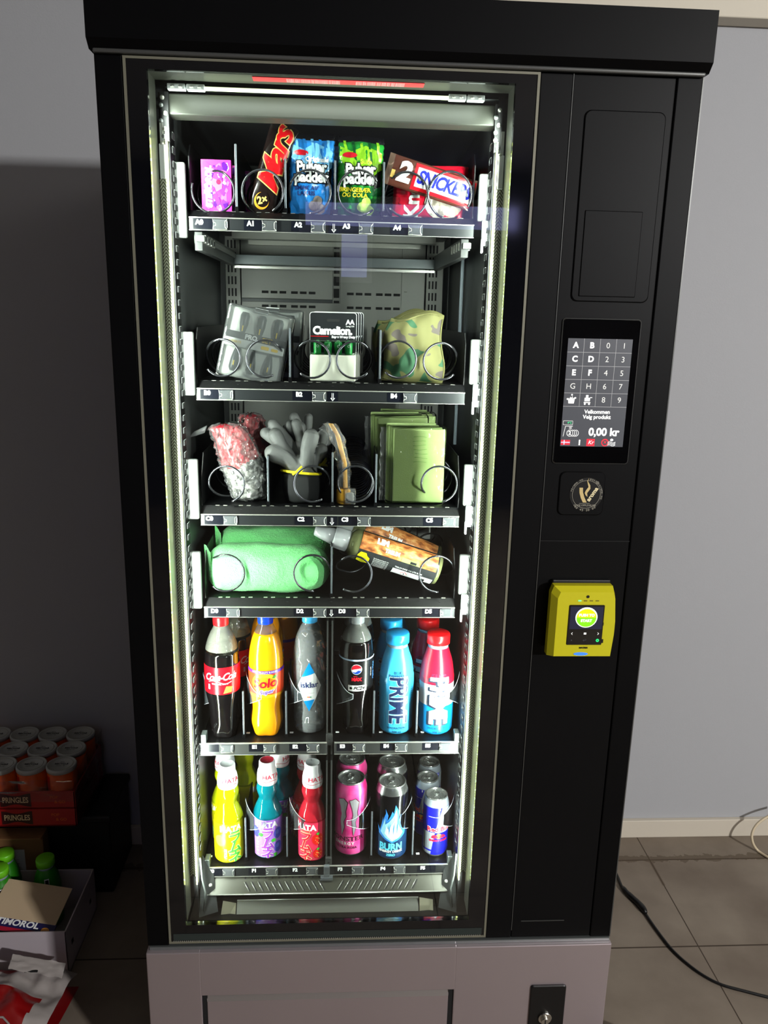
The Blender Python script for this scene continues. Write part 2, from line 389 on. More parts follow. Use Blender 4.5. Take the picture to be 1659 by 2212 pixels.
# red warning sticker under the head of the opening
RED = M('sticker_red', (226, 24, 48), .35)
a, b = at(547, 170, .03), at(915, 180, .03)
S = MB(); S.box(a.x, b.x, .012, .034, GZ1-.0012, GZ1-.0004, RED); 
mp = lambda u, v, o: (u, .023-v, GZ1-.0013-o)
for k in range(5):
    S.text('kreditt kort advarsel og informasjon til kunden', .0042, xf(mp, a.x+.09+.0*k, -.008+k*.0038), WHITE, .0003)
    S.text('press the number and wait for the product', .0042, xf(mp, a.x+.19, -.008+k*.0038), WHITE, .0003)
S.build('warning_sticker', VM)
# LED strips with braided cover, channel and header
ROPE = M('braided_led_cover', (200, 200, 176), .3, .5); ROPE2 = M('braided_led_cover_dark', (70, 68, 50), .4, .3)
def rope(x, name):
    mb = MB(); z0, z1 = .52, 1.79; n = 230; r = .0052
    for k in range(n):
        z = z0+(z1-z0)*k/n; hh = (z1-z0)/n
        for sgn in (0, 1):
            x0, x1 = x-r+sgn*r, x+sgn*r
            za, zb = (0, hh*1.3) if sgn == 0 else (hh*1.3, 0)
            if name == 'plain': za, zb = 0, hh*1.6
            mb.add([(x0, .0545-.001*sgn, z+za), (x1, .0535, z+zb), (x1, .0535, z+zb+hh*.62), (x0, .0545, z+za+hh*.62)], [(0, 1, 2, 3)], ROPE)
    mb.box(x-r, x+r, .0547, .06, z0, z1, ROPE2)
    mb.box(x-r*.8, x+r*.8, .052, .06, z1, z1+.05, M('led_end_cap', (212, 214, 208), .35), .001)
    mb.box(x-r*.4, x+r*.5, .054, .06, z1+.05, z1+.085, BRIGHT)
    return mb.build('led_cover', VM)
rope(.0800, 'braid'); rope(.6105, 'braid')
for x, sg in ((.0866, 1), (.6034, -1)):
    mb = MB(); mb.box(x-.0011, x+.0011, .056, .064, .50, 1.86, LEDY if sg < 0 else LEDY)
    for k in range(70): mb.box(x-.0012, x+.0012, .0552, .0562, .51+k*.0192, .5135+k*.0192, LED)
    mb.build('led_strip', VM, 'glowing vertical light strip')
mb = MB(); a = at(438, 187, .055); b = at(1000, 209, .055)
mb.box(a.x, b.x, .052, .062, 1.9185, 1.9225, M('led_bar_glow', (235, 245, 200), .5, 0, 1.6), .001)
mb.build('header_light_bar', VM)
mb = MB()
for x in (.106, .135, .536, .565):
    mb = MB(); mb.box(x-.0135, x+.0135, .050, .062, 1.9165, 1.925, M('clear_socket', (225, 228, 228), .2, .2), .001)
    for d in (-.006, .006): mb.lathe([(.003, 0), (.003, .001), (.0012, .002)], BRIGHT, 10, x+d, .0495, 1.9195)
    mb.build('light_socket', VM)
for x in (.0855, .604):
    mb = MB()
    for k in range(7):
        mb.lathe([(.0022, -.002), (.0036, 0), (.0036, .002), (.002, .004)], ZINC if k % 2 else BRIGHT, 12, x+random.uniform(-.006, .006), .055, 1.905-.011*k)
    mb.box(x-.006, x+.006, .058, .064, 1.845, 1.915, HOLE)
    mb.build('corner_hinge', VM)
# interior liner
IX0, IX1, IY1 = .0875, .6025, .575
I = MB()
I.add([(IX0, .06, .42), (IX0, IY1, .42), (IX0, IY1, 1.925), (IX0, .06, 1.925)], [(0, 1, 2, 3)], INNER)
I.add([(IX1, .06, .42), (IX1, IY1, .42), (IX1, IY1, 1.925), (IX1, .06, 1.925)], [(3, 2, 1, 0)], INNER)
I.add([(IX0, .06, 1.922), (IX1, .06, 1.922), (IX1, IY1, 1.90), (IX0, IY1, 1.90)], [(0, 1, 2, 3)], INNER)
I.add([(IX0, IY1, .42), (IX1, IY1, .42), (IX1, IY1, 1.925), (IX0, IY1, 1.925)], [(0, 1, 2, 3)], INNER)
I.add([(IX0, .06, .30), (IX1, .06, .30), (IX1, IY1, .30), (IX0, IY1, .30)], [(0, 1, 2, 3)], HOLE)
I.box(.0412, IX0, .062, .09, .42, 1.93, HOLE); I.box(IX1, .64, .062, .09, .42, 1.93, HOLE)
for x in (.0885, .6015):                                                     # raised column the shelf hooks sit in
    I.box(x-.0012, x+.0012, .068, .105, .48, 1.90, TRAYM)
I.build('inner_liner', VM)
I = MB(); I.box(IX0, IX1, .066, .105, 1.885, 1.915, M('olive_lintel', (40, 42, 34), .55, 0), .002); I.build('lintel', VM)
# embossed hook slots on both side walls
def slots(x, sg):
    mb = MB()
    for k in range(62):
        z = .56+k*.0212; xx = x+sg*.0006
        mb.box(xx-.0004, xx+.0012*sg+.0004, .078, .096, z, z+.009, HOLE)
        mb.tube([(xx+.001*sg, .078, z+.0095), (xx+.001*sg, .095, z+.0095), (xx+.001*sg, .0965, z+.008), (xx+.001*sg, .0965, z+.0015), (xx+.001*sg, .094, z)], .0004, ZINC, 4)
    return mb.build('hook_strip', VM)
slots(.0900, 1); slots(.6000, -1)
# galvanised back wall between the shelves
Bk = MB(); Y = IY1-.012
def X(px, py=600): return at(px, py, Y).x
def Z(py, px=720): return at(px, py, Y).z
zt = Z(480); zb_ = Z(1330)
Bk.box(X(521), X(719), Y, Y+.006, Z(648), zt, BACKSTEEL, .001); Bk.box(X(735), X(868), Y, Y+.006, Z(657), zt, BACKSTEEL, .001)
Bk.box(X(521), X(870), Y, Y+.006, zb_, Z(655), BACKSTEEL, .001)
Bk.box(X(868), X(918), Y-.001, Y+.006, zb_, zt, BACKSTEEL, .001)
Bk.box(X(719), X(735), Y+.004, Y+.007, zb_, zt, BACKSTEEL)
for k in range(30):
    z = zt-.01-k*.0262; Bk.box(X(721), X(733), Y+.0035, Y+.005, z-.020, z, HOLE)
for (xa, xb) in ((488, 519), (921, 957)):
    Bk.box(X(xa), X(xb), Y-.004, Y+.004, zb_, zt, BACKSTEEL, .001)
    for k in range(26):
        z = zt-.018-k*.0255
        for c in range(3):
            x = X(xa)+.005+c*.0075; Bk.box(x, x+.0038, Y-.0046, Y-.003, z-.017, z, HOLE)
for row, zz in ((0, Z(634)), (1, Z(664))):
    for x0 in (565, 750):
        for k in range(6):
            x = X(x0)+k*.0198+(.006 if k > 2 else 0); Bk.box(x, x+.0150, Y-.0008, Y+.001, zz-.0028, zz+.0028, HOLE, .0004)
Bk.lathe([(.003, 0), (.003, .002)], BRIGHT, 12, X(877), Y-.003, Z(628))
BP = Bk.build('back_panel', VM)
mb = MB(); pts = []
for px, py in ((1008, 535), (1017, 600), (1012, 660), (1001, 720), (1000, 800), (1002, 900), (995, 960)):
    p = at(px, py, .33); pts.append((min(p.x, IX1-.006), .33, p.z))
mb.tube(pts, .0035, M('pale_grey_cable', (168, 180, 190), .5), 8); mb.build('cable', VM)

# ---------------- shelves
T = .11
def coil(tray, px, py, a0=0., turns=7, pitch=.055, dirn=1, r=None, y=.119, zf=0):
    c = at(px, py, y); R_ = r or .0325; pts = []
    N = int(turns*30)
    for k in range(N+1):
        t_ = k/30.; a = a0+dirn*2*PI*t_
        yy = y+(pitch*t_ if t_ > 1 else .018*t_+(pitch-.018)*max(0, t_-.72)/.28)
        pts.append((c.x+R_*math.sin(a), yy, c.z-R_*math.cos(a)))
    mb = MB(); mb.tube(pts, .0020, WIRE, 7); return mb.build('coil', tray)
def tray(zr, code, x0, x1, dividers, clips, labels, side_h, arrow=True, rail_segments=None, railm=RAILM, lip=True, rh=.0205, chamf=0):
    zf = zr+.012 if lip else zr
    mb = MB(); yb = .53
    y0 = T+.0145 if lip else T
    mb.box(x0, x1, y0, yb, zf-.003, zf, TRAYM)
    if lip:
        mb.add([(x0, T, zr), (x1, T, zr), (x1, y0, zf), (x0, y0, zf)], [(0, 1, 2, 3)], TRAYM)
        for k in range(32):                                                  # bright nicks along the lip
            x = x0+.01+k*(x1-x0-.02)/32; mb.box(x, x+.0075, y0-.0012, y0+.003, zf-.0002, zf+.0004, BRIGHT if k % 3 else TRAYM)
        for k in range(11):
            x = x0+.03+k*.041; mb.lathe([(.0022, 0), (.0022, .0008)], HOLE, 8, x, y0-.006, zf-.006)
    mb.box(x0, x1, .15, .17, zf-.02, zf-.003, RAILM); mb.box(x0+.03, x1-.03, .40, .43, zf-.018, zf-.003, BACKSTEEL)
    mb.box(x0+.05, x1-.05, .515, .53, zf-.02, zf+.004, BRIGHT)
    tr = mb.build('shelf_tray', VM)
    # side cheeks
    if side_h:
        for x, sg in ((x0, 1), (x1, -1)):
            s_ = MB(); yo = T+.012
            pr_ = [(yo, zf), (yo-.004, zf+.02), (yo-.004, zf+side_h-.022-chamf), (yo+.012+chamf*.5, zf+side_h-.002), (yb, zf+side_h), (yb, zf)]
            vs = [(x+dx, y, z) for dx in (0, sg*.0016) for y, z in pr_]; k_ = len(pr_)
            s_.add(vs, [tuple(range(k_)), tuple(range(2*k_-1, k_-1, -1))]+[(i, k_+i, k_+(i+1) % k_, (i+1) % k_) for i in range(k_)], TRAYM)
            s_.build('side_cheek', tr)
    # price rail
    for a, b in (rail_segments or [(x0, x1)]):
        mb = MB(); mb.box(a, b, T-.004, T+.001, zr-rh, zr, railm, .0008)
        mb.box(a, b, T-.0048, T-.002, zr-.0012, zr+.0004, BRIGHT)
        mb.box(a, b, T-.0046, T-.002, zr-rh, zr-rh+.0009, BRIGHT)
        if a == (rail_segments or [(x0, x1)])[0][0] and lip: mb.box(a, a+.007, T-.0046, T-.002, zr-rh, zr-.002, GREYM, .001)
        for lx, tx in labels:
            if not (a-.001 <= lx <= b): continue
            mpq = planemap(lx, T-.004, zr-.0105)
            mb.rect(-.008, .030, -.0075, .0085, mpq, LABELB, .0003)
            mb.text(tx, .0105, xf(mpq, 0.0035, .0025), WHITE, .0007, bold=.0006)
        if arrow and a < .34 < b:
            mpq = planemap(.3455, T-.004, zr-.0105)
            mb.rect(-.009, .009, -.009, .009, mpq, LABELB, .0003)
            mb.shape([(-.0004, .006), (-.0004, -.006), (.0004, -.006), (.0004, .006)], xf(mpq, -.0012), WHITE, .0006); mb.shape([(-.0004, .006), (-.0004, -.006), (.0004, -.006), (.0004, .006)], xf(mpq, .0012), WHITE, .0006)
            mb.shape([(0, -.008), (.004, -.003), (.003, -.0022), (0, -.006), (-.003, -.0022), (-.004, -.003)], mpq, WHITE, .0006)
        mb.build('price_rail', tr)
    for cx in clips:
        mb = MB(); z = zr-.0105
        plate(mb, rrect(cx, cx+.024, z-.008, z+.008, .002), T-.0068, T-.004, CLIP, .0008)
        mb.tube([(cx, T-.007, z+.008), (cx+.001, T-.007, z+.003), (cx+.005, T-.007, z+.002), (cx+.005, T-.007, z-.002), (cx+.001, T-.007, z-.003), (cx, T-.007, z-.008), (cx+.023, T-.007, z-.008)], .0005, BRIGHT, 4)
        mb.tube([(cx+.0235, T-.007, z+.008), (cx+.020, T-.007, z+.004), (cx+.020, T-.007, z-.004), (cx+.0235, T-.007, z-.008)], .0005, BRIGHT, 4)
        mb.build('label_clip', tr)
    for dx, dh in dividers:
        mb = MB(); mb.box(dx-.0012, dx+.0012, T+.018, yb, zf, zf+dh, TRAYM); mb.box(dx-.0017, dx+.0017, T+.016, T+.019, zf-.001, zf+dh, M('divider_edge', (112, 118, 124), .3, .5), .0006)
        mb.box(dx-.003, dx+.003, T+.0135, T+.018, zf-.004, zf+.008, TRAYM)
        mb.build('divider', tr)
    return tr, zf
def tx(px, py): return at(px, py, T).x
zA, zB, zC, zD, zE, zF = 1.7407, 1.4619, 1.2372, 1.0600, .7784, .4983
trA, fA = tray(zA, 'A', .108, .580, [(tx(508, 420), .105), (tx(615, 420), .085), (tx(723, 430), .085), (tx(829, 430), .085)],
               [tx(461, 490), tx(567, 492), tx(672, 495), tx(775, 500), tx(881, 503)], [(tx(427, 483), 'A0'), (tx(538, 487), 'A1'), (tx(640, 489), 'A2'), (tx(744, 493), 'A3'), (tx(853, 496), 'A4')], .105)
trB, fB = tray(zB, 'B', .110, .578, [(tx(625, 770), .092), (tx(822, 770), .092)],
               [tx(474, 850), tx(675, 855), tx(871, 858)], [(tx(444, 848), 'B0'), (tx(642, 852), 'B2'), (tx(846, 856), 'B4')], .092)
trC, fC = tray(zC, 'C', .110, .578, [(tx(577, 1040), .092), (tx(718, 1040), .10), (tx(813, 1040), .098)],
               [tx(484, 1120), tx(677, 1123), tx(772, 1124), tx(956, 1126)], [(tx(449, 1118), 'C0'), (tx(646, 1120), 'C2'), (tx(741, 1122), 'C3'), (tx(923, 1122), 'C5')], .095, chamf=.03)
trD, fD = tray(zD, 'D', .110, .578, [(tx(716, 1235), .10)],
               [tx(490, 1318), tx(677, 1320), tx(770, 1320), tx(950, 1321)], [(tx(460, 1317), 'D0'), (tx(644, 1318), 'D2'), (tx(735, 1318), 'D3'), (tx(921, 1318), 'D5')], .095, chamf=.03)
trE, fE = tray(zE, 'E', .094, .599, [(tx(524, 1560), .10), (tx(617, 1560), .10), (tx(808, 1560), .10), (tx(902, 1560), .10)],
               [tx(478, 1615), tx(570, 1614), tx(663, 1613), tx(762, 1612), tx(853, 1612), tx(948, 1612)],
               [(tx(440, 1612), 'E0'), (tx(547, 1614), 'E1'), (tx(634, 1612), 'E2'), (tx(736, 1610), 'E3'), (tx(830, 1610), 'E4'), (tx(920, 1610), 'E5')],
               0, False, [(tx(432, 1615), tx(706, 1615)), (tx(722, 1612), tx(991, 1612))], RAILE, False, .0255)
trF, fF = tray(zF, 'F', .094, .593, [(tx(529, 1830), .10), (tx(619, 1830), .10), (tx(803, 1830), .11), (tx(893, 1830), .11)],
               [tx(482, 1880), tx(575, 1880), tx(662, 1879), tx(760, 1878), tx(850, 1878)],
               [(tx(454, 1880), 'F0'), (tx(546, 1879), 'F1'), (tx(634, 1879), 'F2'), (tx(731, 1876), 'F3'), (tx(823, 1876), 'F4'), (tx(909, 1874), 'F5')],
               0, False, [(tx(440, 1880), tx(975, 1877))], RAILM, False, .022)
# centre posts of the two drink shelves
for tr, zf, zt_ in ((trE, fE, 1.03), (trF, fF, .735)):
    mb = MB(); x = .343
    mb.box(x-.006, x-.003, T+.004, T+.03, zf-.03, zt_, RAILE); mb.box(x+.003, x+.006, T+.004, T+.03, zf-.03, zt_, RAILE); mb.box(x-.006, x+.006, T+.028, T+.5-.08, zf, zt_-.02, TRAYM)
    mb.box(x-.0065, x+.0065, T-.001, T+.006, zf-.008, zf+.016, RAILE, .001); mb.box(x-.002, x+.002, T-.002, T, zf+.004, zf+.008, HOLE)
    mb.build('centre_post', tr)
# small locating tabs and clear curved retainers beside each drink
for tr, zf, lst in ((trE, fE, ((436, 1585, 1), (533, 1585, 1), (627, 1584, 1), (726, 1583, 1), (820, 1583, 1), (910, 1583, 1))), (trF, fF, ((452, 1852, 1), (545, 1850, 0), (637, 1850, 0), (900, 1846, 1)))):
    for px, py, on in lst:
        if on:
            p = atz(px, py, zf); mb = MB(); mb.box(p.x-.001, p.x+.006, p.y, p.y+.005, zf, zf+.001, WHITE, .0003); mb.build('locating_tab', tr)
def retainer(tr, x, y, z0, z1, r, a0, a1):
    mb = MB()
    def fn(u, v):
        a = a0+(a1-a0)*u; top = z1-.03*abs(math.sin(u*PI*.5))**2*(1 if a1 > a0 else 1)
        return (x+r*math.sin(a), y-r*math.cos(a), z0+.03*u+(top-z0-.03*u)*v)
    mb.grid(fn, 14, 6, FLAPC)
    mb.tube([fn(u/10, 1) for u in range(11)]+[fn(1, .5), fn(1, 0)]+[fn(1-u/10, 0) for u in range(11)], .0006, M('retainer_edge', (200, 205, 210), .2, .2), 4)
    return mb.build('retainer', tr)
for px, py, sg in ((487, 1540, -1), (578, 1540, -1), (668, 1540, -1), (770, 1540, -1), (945, 1540, 1)):
    p = at(px, py, .16); retainer(trE, p.x, .162, fE+.055, fE+.125, .0405, (-1.5 if sg < 0 else 1.5), (-.2 if sg < 0 else .3))
for px, py, sg in ((575, 1800, -1), (668, 1800, -1), (757, 1780, 1), (846, 1780, 1), (943, 1760, 1)):
    p = at(px, py, .16); retainer(trF, p.x, .16, fF+.055, fF+.125, .0405 if px < 940 else .034, (-1.5 if sg < 0 else 1.5), (.1 if sg < 0 else -.2))
# grey brackets at the ends of shelves, zinc plates on the right
for (xa, xb, ya, yb_), tr in (((375, 407, 352, 515), trA), ((389, 424, 716, 853), trB), ((401, 433, 990, 1118), trC), ((409, 439, 1189, 1310), trD)):
    mb = MB(); a, b = at(xa, ya, T), at(xb, yb_, T); plate(mb, rrect(a.x, b.x, b.z, a.z, .003), T-.012, T-.004, GREYM, .001); mb.build('end_bracket', tr)
for (xa, xb, ya, yb_), tr in (((1034, 1063, 378, 480), trA), ((1016, 1043, 733, 830), trB), ((1002, 1027, 1002, 1090), trC), ((992, 1017, 1196, 1280), trD)):
    mb = MB(); a, b = at(xa, ya, T), at(xb, yb_, T); plate(mb, rrect(a.x, b.x, b.z, a.z, .003), T-.012, T-.004, GREYM, .001); mb.build('end_bracket', tr)
    mb = MB(); c = at(xb-12, yb_+22, T-.012); plate(mb, rrect(c.x-.009, c.x+.010, c.z-.022, c.z+.018, .002), T-.018, T-.0125, ZINC, .001)
    for dz in (-.012, .009): mb.lathe([(.004, 0), (.004, .001), (.003, .0022)], BRIGHT, 12, c.x+.002, T-.019, c.z+dz); 
    mb.box(c.x-.010, c.x-.0065, T-.024, T-.017, c.z-.034, c.z-.012, WHITE, .001)
    mb.build('shelf_lock', tr)
for xs, tr in (((.100,), trE), ((.594,), trE), ((.098,), trF), ((.592,), trF)):
    x = xs[0]; zf = fE if tr is trE else fF
    mb = MB(); mb.box(x-.005, x+.005, T-.004, T+.016, zf-.004, zf+.018, M('glassy_bracket', (110, 118, 116), .25, .5), .001); mb.build('end_bracket', tr)
# runners under the top shelf, at both sides
for x0_, x1_, tr in ((.115, .128, trA), (.560, .573, trA)):
    mb = MB(); mb.box(x0_, x1_, T+.002, .52, zA-.052, zA-.022, RAILE, .001); mb.box(x0_+.003, x1_+.004, T-.002, .53, zA-.038, zA-.028, GREYM, .001)
    for k in range(4): mb.box(x0_-.002, x1_+.004, T+.01+k*.03, T+.02+k*.03, zA-.04, zA-.026, BRIGHT, .001)
    mb.build('slide_rail', tr)
mb = MB(); mb.box(.125, .565, .50, .525, zA-.05, zA-.03, M('under_beam', (112, 118, 120), .3, .5), .001); mb.box(.13, .56, .495, .50, zA-.058, zA-.053, BRIGHT); mb.build('cross_beam', trA)
# coils
for px, py in ((459, 412), (566, 413), (669, 413), (775, 415), (879, 419), (973, 419)):
    left = px in (459, 775, 879)
    coil(trA, px, py, a0=(-1.9 if px == 459 else .5 if px == 566 else 0 if px == 669 else 2.1 if px == 775 else -.9 if px == 879 else 1.), dirn=(1 if px in (566, 669, 973) else 1), r=.0345 if px < 850 else .036)
for px, py, a in ((478, 773, -.9), (571, 775, .5), (674, 777, -.7), (766, 778, .8), (861, 777, -.8), (954, 781, .8)):
    coil(trB, px, py, a0=a, dirn=(-1 if a > 0 else 1), r=.0315)
for px, py, a, n_, pt in ((488, 1047, .3, 6, .06), (674, 1047, 0.6, 6, .06), (768, 1047, -.6, 17, .022), (950, 1047, .2, 6, .06)):
    coil(trC, px, py, a0=a, turns=n_, pitch=pt, dirn=(-1 if a > .5 else 1), r=.0325)
for px, py, a in ((487, 1240, -.8), (674, 1240, .1), (764, 1242, -.6), (945, 1242, .1)):
    coil(trD, px, py, a0=a, turns=4, pitch=.11, dirn=(-1 if a == .1 else 1), r=.034)

# ---------------- under the shelves: slotted apron, chute, bin
mb = MB(); AP = M('apron_metal', (58, 58, 50), .36, .4)
y0, z0, y1, z1 = .10, .455, .062, .430
def apf(u, v, o): return (u, .112+(.084-.112)*v-o*.5, .474+(.452-.474)*v+o*.5)
mb.grid(lambda u, v: apf(.100+.486*u, v, 0), 3, 3, AP, smooth=False)
for k in range(12):
    for x, sg in ((.172+k*.0137, 1), (.372+k*.0137, -1)):
        mb.shape([(x, .35), (x+.0042, .35), (x+.0042+sg*.011, .85), (x+sg*.011, .85)], apf, HOLE, .0008); mb.tube([apf(x, .35, .001), apf(x+sg*.011, .85, .001)], .0006, BRIGHT, 4)
        mb.ell(x+.002, .14, .002, .06, apf, HOLE, .0008, n=10)
mb.tube([apf(.100, 1, 0), apf(.586, 1, 0)], .0012, BRIGHT, 6)
mb.build('slotted_apron', VM)
mb = MB()
c0 = at(693, 1900, .10)
mb.box(.327, .352, .098, .106, c0.z-.002, c0.z+.006, CLIP, .001); mb.box(.3335, .3455, .099, .108, c0.z+.006, c0.z+.03, CLIP, .001); mb.build('sensor_bracket', VM)
mb = MB(); BIN = M('bin_flap_metal', (104, 104, 98), .38, .4)
a, b = at(510, 1964, .075), at(905, 1959, .075)
mb.grid(lambda u, v: (a.x+(b.x-a.x)*u, .095-.045*v, a.z+.004-.05*v), 2, 3, BIN, smooth=False)
mb.tube([(a.x, .094, a.z+.005), (b.x, .094, a.z+.005)], .0012, BRIGHT, 6); mb.build('bin_flap', VM)
for (x0_, x1_) in (((a.x-.036), a.x-.002), (b.x+.002, b.x+.030)):
    mb = MB(); mb.add([(x0_, .06, a.z-.05), (x1_, .055, a.z-.05), (x1_, .09, a.z+.002), (x0_+(.008 if x0_ < .3 else 0), .09, a.z+.008)], [(0, 1, 2, 3)], M('bin_side', (130, 126, 108), .35, .4))
    mb.build('bin_side_plate', VM)
mb = MB(); mb.box(IX0, IX1, .108, .13, .36, a.z+.028, M('bin_dark', (16, 17, 17), .4, .2)); mb.tube([(.13, .1, a.z+.012), (.58, .1, a.z+.012)], .001, BRIGHT, 5)
for k in range(60): mb.box(.15+k*.0058, .1525+k*.0058, .1055, .108, a.z+.014, a.z+.021, RAILE)
for x, sg in ((IX0, 1), (IX1, -1)):
    mb.add([(x, .06, .42), (x+sg*.035, .075, .42), (x+sg*.022, .108, .49), (x, .108, .53)], [(0, 1, 2, 3)], INNER)
    mb.tube([(x+sg*.004, .07, .55), (x+sg*.006, .072, .50), (x+sg*.012, .07, .47), (x+sg*.008, .066, .43)], .002, ZINC, 6)
    mb.lathe([(.004, 0), (.003, .003)], BRIGHT, 10, x+sg*.02, .083, .475)
mb.build('delivery_bin', VM)

# ---------------- stainless lower front
mb = MB(); SL0, SL1, SZ = .107, .5855, .302
mb.box(-.001, SL0-.006, -.012, .02, 0, .4035, STEEL, .002); mb.box(SL1+.007, .901, -.012, .02, 0, .4035, STEEL, .002); mb.box(SL0-.008, SL1+.009, -.012, .02, SZ+.001, .4035, STEEL, .0015)
mb.box(.004, .899, -.004, .03, .4035, .4105, M('steel_ledge', (150, 156, 156), .28, .8), .001)
mb.build('lower_front', VM, 'brushed stainless steel lower front')
mb = MB(); mb.box(SL0-.005, SL0+.004, -.009, .03, .05, SZ+.0012, HOLE); mb.box(SL1-.003, SL1+.007, -.009, .03, .05, SZ+.0012, HOLE); mb.box(SL0, SL1, .0, .03, .04, SZ, HOLE)
mb.build('flap_recess', VM)
mb = MB(); mb.box(SL0+.0035, SL1-.003, -.0105, .0, .05, SZ-.013, STEEL, .001)
mb.add([(SL0+.002, -.006, SZ), (SL1-.002, -.006, SZ), (SL1-.003, -.011, SZ-.014), (SL0+.0035, -.011, SZ-.014)], [(3, 2, 1, 0)], M('flap_lip', (190, 184, 182), .3, .8)); mb.build('delivery_flap', VM)
mb = MB(); a, b = at(1147, 2128, -.013), at(1216, 2212, -.013)
plate(mb, rrect(a.x, b.x-.001, a.z-.12, a.z, .005), -.0165, -.012, M('lock_black', (7, 7, 8), .4), .0015); LP = mb.build('lock_plate', VM)
mb = MB(); c = at(1177, 2199, -.018)
def disc(mb, cx, cz, r, y0, y1, m, n=28):
    vs = [(cx+r*math.cos(2*PI*i/n), y1, cz+r*math.sin(2*PI*i/n)) for i in range(n)]+[(cx+r*math.cos(2*PI*i/n), y0+r*.08, cz+r*math.sin(2*PI*i/n)) for i in range(n)]+[(cx+.9*r*math.cos(2*PI*i/n), y0, cz+.9*r*math.sin(2*PI*i/n)) for i in range(n)]
    fs = [tuple(range(2*n, 3*n))]+[(i, (i+1) % n, n+(i+1) % n, n+i) for i in range(n)]+[(n+i, n+(i+1) % n, 2*n+(i+1) % n, 2*n+i) for i in range(n)]
    mb.add(vs, fs, m)
CHR = M('chrome', (215, 212, 205), .15, 1.)
disc(mb, c.x, c.z, .0135, -.021, -.016, CHR); disc(mb, c.x-.001, c.z-.002, .008, -.026, -.02, CHR); mb.box(c.x-.002, c.x, -.0268, -.0255, c.z-.009, c.z+.002, HOLE); mb.build('key_cylinder', LP)

# ---------------- touch screen
mb = MB(); SX0, SX1, SZ0, SZ1 = .7125, .8415, 1.3575, 1.5935
plate(mb, rrect(SX0, SX1, SZ0, SZ1, .006), -.0022, .001, EDGE, .001); plate(mb, rrect(SX0+.0012, SX1-.0012, SZ0+.0012, SZ1-.0012, .005), -.003, -.001, SCREENGLASS, .0008)
TS = mb.build('touch_screen', VM, 'black glass touch screen with lit keypad')
mb = MB(); DX0, DX1, DZ0, DZ1 = .7235, .8292, 1.387, 1.562
def EM(name, col, s): return M(name, col, .4, 0, s)
SBG = EM('screen_ground', (70, 72, 78), .32); SLN = EM('screen_line', (150, 150, 150), .8); SW = EM('screen_white', (255, 255, 250), 1.); SG = EM('screen_grey_text', (205, 205, 200), .8); SR = EM('screen_red', (240, 30, 50), 1.)
fl = planemap(0, -.003, 0); mb.rect(DX0, DX1, DZ0, DZ1, fl, SBG, .0003)
cw = (DX1-DX0)/4; rh_ = .0218
for r_ in range(1, 6): mb.rect(DX0, DX1, DZ1-r_*rh_-.0003, DZ1-r_*rh_+.0003, fl, SLN, .0005)
for c_ in range(1, 4): mb.rect(DX0+c_*cw-.0003, DX0+c_*cw+.0003, DZ1-5*rh_, DZ1, fl, SLN, .0005)
for r_, row in enumerate(('AB01', 'CD23', 'EF45', 'GH67', '  89')):
    for c_, ch in enumerate(row):
        if ch != ' ': mb.text(ch, .0128, planemap(DX0+(c_+.5)*cw, -.003, DZ1-(r_+.5)*rh_), SW if ch in 'ABCDEF' else SG, .0006, bold=.0005 if ch in 'ABCDEF' else 0)
ic = planemap(DX0+.5*cw, -.003, DZ1-4.5*rh_)                                 # hand icon, trolley icon
mb.shape([(-.005, -.006), (.004, -.006), (.005, .001), (.004, .004), (.002, .001), (.001, .006), (-.001, .002), (-.002, .005), (-.004, .001), (-.006, .003)], ic, SW)
for x, z in ((-.007, .001), (.006, .003), (0, .008)): mb.ell(x, z, .0014, .0014, ic, SW, n=8)
ic = planemap(DX0+1.5*cw, -.003, DZ1-4.5*rh_)
mb.rect(-.005, .004, -.002, .0035, ic, SW); mb.rect(-.003, .001, .0035, .008, ic, SW); mb.rect(.004, .0075, .0035, .0045, ic, SW); mb.rect(-.006, .005, -.0048, -.0035, ic, SW)
for x in (-.004, .003): mb.ell(x, -.0065, .0016, .0016, ic, SW, n=10)
mb.text('Velkommen', .0088, planemap(.781, -.003, 1.4445), SW, bold=.0002); mb.text('Velg produkt', .0088, planemap(.781, -.003, 1.436), SW, bold=.0002)
mb.text('0,00 kr', .0178, planemap(.795, -.003, 1.411), SW, bold=.0006)
mb.shape(rrect(.7255, .742, 1.4225, 1.4295, .001, 2), fl, SG, .0004); mb.shape(rrect(.7261, .7414, 1.4231, 1.4289, .001, 2), fl, SBG, .0006); mb.text('4°C', .0048, planemap(.7365, -.003, 1.426), EM('screen_green', (60, 235, 150), 1.), .0008)
for k in range(4):
    pts = [(.738+k*.0032+.005*math.cos(a), -.0037, 1.409+.0052*math.sin(a)) for a in [x*PI/10-PI/2 for x in range(11 if k else 21)]]; mb.tube(pts, .0004, SW, 4)
mb.text('2', .0085, planemap(.738, -.003, 1.409), SW, bold=.0003); mb.tube([(.727, -.0037, 1.4035), (.730, -.0037, 1.4205), (.742, -.0037, 1.4205)], .0004, SW, 4); mb.text('10', .005, planemap(.738, -.003, 1.4175), SW)
mb.rect(.7245, .7395, 1.3895, 1.3975, fl, SR, .0005); mb.rect(.7245, .7395, 1.3928, 1.3942, fl, SW, .0006); mb.rect(.7290, .7304, 1.3895, 1.3975, fl, SW, .0006); SBL = EM('screen_blue', (40, 50, 160), 1.); mb.rect(.7245, .7395, 1.3932, 1.3938, fl, SBL, .0008); mb.rect(.7294, .7300, 1.3895, 1.3975, fl, SBL, .0008)
mb.text('i', .0125, planemap(.7555, -.003, 1.3935), SW, bold=.0006)
mb.rect(.7675, .781, 1.3878, 1.3998, fl, SR, .0005); mb.text('Kr', .009, planemap(.7743, -.003, 1.3938), SW, shear=.3)
